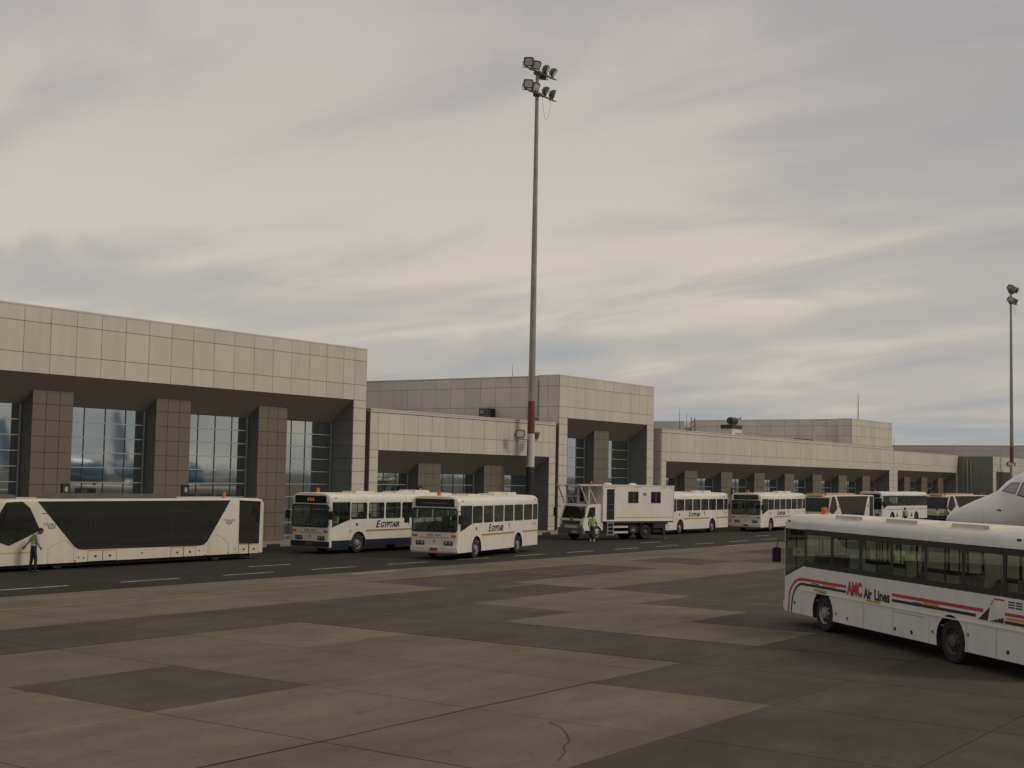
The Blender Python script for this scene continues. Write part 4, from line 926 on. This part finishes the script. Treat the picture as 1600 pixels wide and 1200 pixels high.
def airliner(label, loc, head, paint, near=True):
    t = thing('airliner', label, 'airliner', loc, R(head), 'parked airliners')
    b = MB(); n = 40; vs = []; st = []
    for a, c in zip(ST[:-1], ST[1:]):
        k = 3 if a[0] < 7 else 1
        for i in range(k): st.append(a[0]+(c[0]-a[0])*i/k)
    st.append(37)
    for x in st:
        zt, zb_, hw = fus(x); zc, hz = (zt+zb_)/2, (zt-zb_)/2
        vs += [(-x, hw*math.cos(2*math.pi*k/n), zc+hz*math.sin(2*math.pi*k/n)) for k in range(n)]
    m = len(st); b.add(vs, [(j*n+i, j*n+(i+1) % n, (j+1)*n+(i+1) % n, (j+1)*n+i) for j in range(m-1) for i in range(n)]+[tuple(range(n)), tuple(range((m-1)*n, m*n))[::-1]])
    b.build('fuselage', paint, t, 80)
    for s in (1, -1):
        for q in ([(1.90,3.75),(2.27,3.66),(2.50,4.10),(2.24,4.08)], [(2.33,3.62),(2.80,3.48),(3.02,4.05),(2.58,4.10)], [(2.88,3.52),(3.28,3.62),(3.32,4.02),(3.10,4.04)]):
            cx, cz = sum(p[0] for p in q)/4, sum(p[1] for p in q)/4
            f_ = patch('cockpit_window', [(cx+(p[0]-cx)*.86, cz+(p[1]-cz)*.86) for p in q], COCKPIT, t, s, .016)
            patch('window_frame', q, CHASSIS, f_, s, .008)
        for k in range(20): patch('cabin_window', [(8+.95*k,3.7),(8.25+.95*k,3.7),(8.25+.95*k,4.05),(8+.95*k,4.05)], COCKPIT, t, s, .008, 1)
        patch('livery_stripe', [(2.75,2.55),(3.6,2.4),(8,2.6),(4.6,2.95)], NAVY, t, s, .006, 8)
        wp = [(-13.2, 1.8*s), (-20.2, 1.8*s), (-22.6, 16.5*s), (-21.0, 16.5*s), (-17.2, 6*s)]
        MB().add([(p[0], p[1], 1.9+abs(p[1])*.09) for p in wp]+[(p[0], p[1], 2.25+abs(p[1])*.075) for p in wp], [tuple(range(5)), tuple(range(5, 10)[::-1] if 0 else range(5, 10))]+[(i, (i+1) % 5, 5+(i+1) % 5, 5+i) for i in range(5)]).build('wing', PLANE, t)
        MB().add([(-21.0, 16.5*s, 3.4), (-22.6, 16.5*s, 3.4), (-24.0, 17.1*s, 5.9), (-23.2, 17.1*s, 5.9), (-21.0, 16.62*s, 3.4), (-22.6, 16.62*s, 3.4), (-24.0, 17.16*s, 5.9), (-23.2, 17.16*s, 5.9)], [(0,1,2,3),(4,5,6,7),(0,1,5,4),(1,2,6,5),(2,3,7,6),(3,0,4,7)]).build('winglet', paint, t)
        MB().lathe([(.75, -12.2), (.98, -12.6), (1.0, -14.5), (.7, -16.2), (.35, -16.8)], (0, 5.0*s, 1.35), 'x', 20).build('engine', paint, t, True)
        MB().add([(-32.2, .5*s, 4.6), (-34.8, .4*s, 4.6), (-36.6, 6.6*s, 5.1), (-35.4, 6.6*s, 5.1), (-32.2, .5*s, 4.75), (-34.8, .4*s, 4.7), (-36.6, 6.6*s, 5.15), (-35.4, 6.6*s, 5.15)], [(0,1,2,3),(4,5,6,7),(0,1,5,4),(1,2,6,5),(2,3,7,6),(3,0,4,7)]).build('tailplane', PLANE, t)
        wheel(t, -16.6, 2.8*s, .55, s, 'dark'); MB().tube([(-16.6, 2.6*s, .5), (-16.4, 2.6*s, 2.1)], .12).build('main_gear_leg', ALU, t)
    MB().prism([(-28.6, 5.2), (-30.8, 6.2), (-34.4, 12.3), (-36.9, 12.3), (-36.0, 4.9)], 'y', -.14, .14).build('tail_fin', paint if paint is not PLANE else PLANE, t)
    patch('radome_seam', [(1.16,1.84),(1.175,1.84),(1.175,3.42),(1.16,3.42)], GREYTXT, t, 1, .004, 8); patch('pitot_probe', [(1.62,3.06),(1.78,3.04),(1.78,3.09),(1.66,3.10)], CHASSIS, t, 1, .03, 1)
    MB().tube([(-3.9, 0, 2.0), (-3.75, 0, .45)], .09).build('nose_gear_leg', ALU, t)
    for s in (1, -1): wheel(t, -3.75, .2*s, .34, s, 'dark')
    return t
airliner('white airliner nose with dark cockpit windows behind the striped bus', (51.0, 15.8, 0), 114, PLANE)
airliner('blue airliner with nose towards the terminal, mirrored in the tall hall windows', (119.6, -22.4, 0), 111, PLANEBLUE)
airliner('farther blue airliner mirrored at the left end of the tall hall windows', (149, -78, 0), 95, PLANEBLUE)

# ------------------------------------------------------------------ people
def person(label, loc, rz, pose='stand', shirt=SHIRTD, trousers=TROUS, shoes=SHOE, vest=True, h=1.72, group=None):
    """one skinned body with face, hands of five fingers and feet; vest and hair are children. Faces +x."""
    k = h/1.75
    J = dict(pel=(0,0,.94), sp=(0,0,1.12), ch=(0,0,1.33), nk=(0,0,1.50), hd=(.01,0,1.57),
             ls=(0,.18,1.42), le=(-.02,.25,1.14), lw=(.06,.25,.88), rs=(0,-.18,1.42), re=(-.02,-.25,1.14), rw=(.06,-.25,.88),
             lh=(0,.10,.90), lk=(.02,.11,.50), la=(-.02,.11,.09), lt=(.16,.12,.04), rh=(0,-.10,.90), rk=(.02,-.11,.50), ra=(-.02,-.11,.09), rt=(.16,-.12,.04))
    head = Vector((.03, 0, 1.655)); nod = 0
    if pose == 'lean':
        for q in ('sp','ch','nk','hd','ls','rs'):
            dx = {'sp':.02,'ch':.07,'nk':.13,'hd':.16,'ls':.08,'rs':.08}[q]; p = J[q]; J[q] = (p[0]+dx, p[1], p[2]-dx*.22)
        J.update(le=(-.10,.27,1.17), lw=(-.20,.36,1.02), re=(.10,-.24,1.12), rw=(.22,-.10,.98), lk=(-.02,.10,.5), la=(-.10,.10,.09), lt=(.08,.11,.04), rk=(.08,-.09,.5), ra=(.06,-.09,.09), rt=(.24,-.10,.04))
        head = Vector((.25, 0, 1.60)); nod = .6
    if pose == 'walk':
        J.update(lk=(.16,.10,.52), la=(.18,.10,.10), lt=(.36,.10,.07), rk=(.0,-.10,.50), ra=(-.22,-.10,.14), rt=(-.06,-.10,.05), le=(-.14,.25,1.16), lw=(-.08,.27,.92), re=(.10,-.25,1.15), rw=(.24,-.20,.98))
    if pose == 'arms':
        J.update(le=(.10,.26,1.20), lw=(.30,.14,1.22), re=(.10,-.26,1.18), rw=(.30,-.12,1.15))
    if pose == 'sit':
        J.update(lk=(.44,.12,.98), la=(.46,.12,.56), lt=(.62,.12,.50), rk=(.44,-.12,.98), ra=(.46,-.12,.56), rt=(.62,-.12,.50), le=(.14,.27,1.18), lw=(.38,.18,1.24), re=(.14,-.27,1.18), rw=(.38,-.18,1.24))
    names = list(J); idx = {n_: i for i, n_ in enumerate(names)}
    rad = dict(pel=(.16,.115), sp=(.145,.105), ch=(.17,.115), nk=(.058,.058), hd=(.06,.06), ls=(.075,.07), rs=(.075,.07), le=(.05,.05), re=(.05,.05), lw=(.034,.034), rw=(.034,.034),
               lh=(.095,.09), rh=(.095,.09), lk=(.068,.068), rk=(.068,.068), la=(.048,.048), ra=(.048,.048), lt=(.038,.034), rt=(.038,.034))
    E_ = [('pel','sp'),('sp','ch'),('ch','nk'),('nk','hd'),('ch','ls'),('ls','le'),('le','lw'),('ch','rs'),('rs','re'),('re','rw'),('pel','lh'),('lh','lk'),('lk','la'),('la','lt'),('pel','rh'),('rh','rk'),('rk','ra'),('ra','rt')]
    me = bpy.data.meshes.new('body_skel'); me.from_pydata([J[n_] for n_ in names], [(idx[a], idx[b]) for a, b in E_], [])
    o = bpy.data.objects.new('body_skel', me); COL.objects.link(o)
    sk = o.modifiers.new('s', 'SKIN'); sub = o.modifiers.new('u', 'SUBSURF'); sub.levels = 2; sub.render_levels = 2
    sv = me.skin_vertices[0].data
    for n_ in names: sv[idx[n_]].radius = rad[n_]; sv[idx[n_]].use_root = (n_ == 'pel')
    dg = bpy.context.evaluated_depsgraph_get(); dg.update(); bm_ = bpy.data.meshes.new_from_object(o.evaluated_get(dg)); bpy.data.objects.remove(o)
    B = MB(); B.v = [tuple(v.co) for v in bm_.vertices]; 
    hipz = J['pel'][2]; torso = []
    def near(c, a, b, r):
        a, b = Vector(J[a]), Vector(J[b]); t_ = max(0, min(1, (c-a).dot(b-a)/(b-a).length_squared)); return (c-(a+(b-a)*t_)).length < r
    for p in bm_.polygons:
        c = p.center; B.f.append(tuple(p.vertices))
        leg = any(near(c, a, b, .16) for a, b in (('lh','lk'),('lk','la'),('rh','rk'),('rk','ra')))
        arm = any(near(c, a, b, .085) for a, b in (('le','lw'),('re','rw')))
        if min((c-Vector(J['lt'])).length, (c-Vector(J['rt'])).length, (c-Vector(J['la'])).length-.03, (c-Vector(J['ra'])).length-.03) < .10: mi = 3
        elif c.z > J['nk'][2]-.01 and abs(c.y) < .09: mi = 0
        elif leg and c.z < hipz+.10 or c.z < hipz+.03 and not arm: mi = 2
        else:
            mi = 1
            if not arm and (pose != 'lean' or c.x < .035) and abs(c.y) < .235 and J['sp'][2]-.16 < c.z < J['nk'][2]-.02: torso.append(p.index)
        B.mi.append(mi)
    # head, face, ears
    B.m = 0; i0 = len(B.v)
    B.ball((0,0,0), .098, .078, .122, 14, 10).ball((.095,0,-.01), .022, .016, .028, 6, 5).ball((.0,.078,-.005), .022, .012, .032, 6, 5).ball((.0,-.078,-.005), .022, .012, .032, 6, 5).ball((.078,0,-.065), .018, .03, .01, 6, 4).ball((.045,0,-.09), .045, .045, .035, 8, 5)
    B.m = 4; B.ball((.083,.032,.012), .012, .014, .009, 6, 4).ball((.083,-.032,.012), .012, .014, .009, 6, 4)
    B.m = 0; rm = Matrix.Rotation(nod, 3, 'Y')
    for i in range(i0, len(B.v)): B.v[i] = tuple(rm @ Vector(B.v[i])+head)
    B.tube([Vector(J['nk']), head+rm @ Vector((-.01,0,-.06))], [.055, .052], 8)
    # hands: palm, four curled fingers of unequal length, thumb from the side of the palm
    for s, wr, elb in ((1,'lw','le'), (-1,'rw','re')):
        d = (Vector(J[wr])-Vector(J[elb])).normalized(); sd_ = Vector((0,1,0))-d*d.y; sd_ = sd_.normalized() if sd_.length > .1 else Vector((1,0,0)); up_ = d.cross(sd_)
        p0 = Vector(J[wr]); fwd_ = Vector((1,0,0))-d*d.x; fwd_ = fwd_.normalized() if fwd_.length > .3 else up_; nrm = d.cross(fwd_)
        B.tube([p0-d*.01, p0+d*.05, p0+d*.09], [.026, .036, .032], 8)
        for q, ln in enumerate((.068, .078, .072, .056)):
            base = p0+d*.085+fwd_*(.027-.018*q); B.tube([base, base+d*ln*.5+nrm*.006, base+d*ln*.8+nrm*.022, base+d*ln*.85+nrm*.035], [.009, .0085, .008, .006], 5)
        base = p0+d*.035+fwd_*.03; B.tube([base, base+fwd_*.03+d*.025, base+fwd_*.038+d*.055], [.011, .010, .007], 5)
    t = B.build('person', [SKIN, shirt, trousers, shoes, HAIR], None, 60, loc, (0,0,rz)); t.scale = (k, k, k)
    tag(t, label, 'person', group)
    hb = MB().ball((-.008,0,.022), .106, .086, .112, 14, 10)
    keep = [f for f in hb.f if sum(hb.v[i][2] for i in f)/len(f) > .03 or sum(hb.v[i][0] for i in f)/len(f) < -.03]; hb.f = keep; hb.mi = [0]*len(keep)
    hb.v = [tuple(rm @ Vector(v)+head) for v in hb.v]; hb.build('hair', HAIR, t, 60)
    if vest:
        vb = MB(); mp = {}
        for pi in torso:
            f_ = []
            for vi in bm_.polygons[pi].vertices:
                if vi not in mp: mp[vi] = len(vb.v); v = bm_.vertices[vi]; vb.v.append(tuple(v.co+v.normal*.022))
                f_.append(mp[vi])
            c = bm_.polygons[pi].center; vb.f.append(tuple(f_)); z = c.z-J['sp'][2]
            vb.mi.append(1 if (-.06 < z < -.01 or .06 < z < .11) else 0)
        vo = vb.build('hi_vis_vest', [HIVIS, SILVER], t, 60)
    return t
person('man in a green vest over a pale blue shirt leaning on the long apron bus', (31.72, 44.12, .0), R(-18), 'lean', SHIRTB, TROUS, h=1.70)
person('man in a green vest walking in front of the box truck cab', (71.2, 43.7, 0), R(215), 'walk', SHIRTD, TROUSB, SHOEW, h=1.68)
person('man in a green vest standing before the white coach with black windows', (121.5, 41.35, 0), R(60), 'stand', SHIRTD, TROUS, h=1.72)
person('man in a green vest left of his workmate by the rightmost apron bus', (125.0, 39.6, 0), R(250), 'arms', SHIRTB, TROUS, h=1.70)
person('man in a green vest right of his workmate, nearest the aircraft nose', (126.0, 39.0, 0), R(150), 'stand', SHIRTD, TROUS, h=1.76)
person('man in a green vest seen from behind through the striped bus windows', (49.6, 17.15, 0), R(30), 'stand', SHIRTB, TROUS, h=1.72)
person('man in a green vest with dark sleeves seen through the striped bus windows', (47.0, 15.75, 0), R(205), 'arms', SHIRTD, TROUS, h=1.76)
def driver(bus, label, shirt, vest):
    h_ = bus.rotation_euler.z; p = bus.location+Vector((-1.12*math.cos(h_)-.62*math.sin(h_), -1.12*math.sin(h_)+.62*math.cos(h_), .36))
    person(label, p, h_, 'sit', shirt, TROUS, vest=vest, h=1.7)
driver(busA, 'driver in a white shirt at the wheel of the blue skirted bus', mat('white_shirt', (.55,.54,.5), .9, var=.1), True)
driver(busB, 'driver in a green vest at the wheel of the bus before the mast', SHIRTD, True)
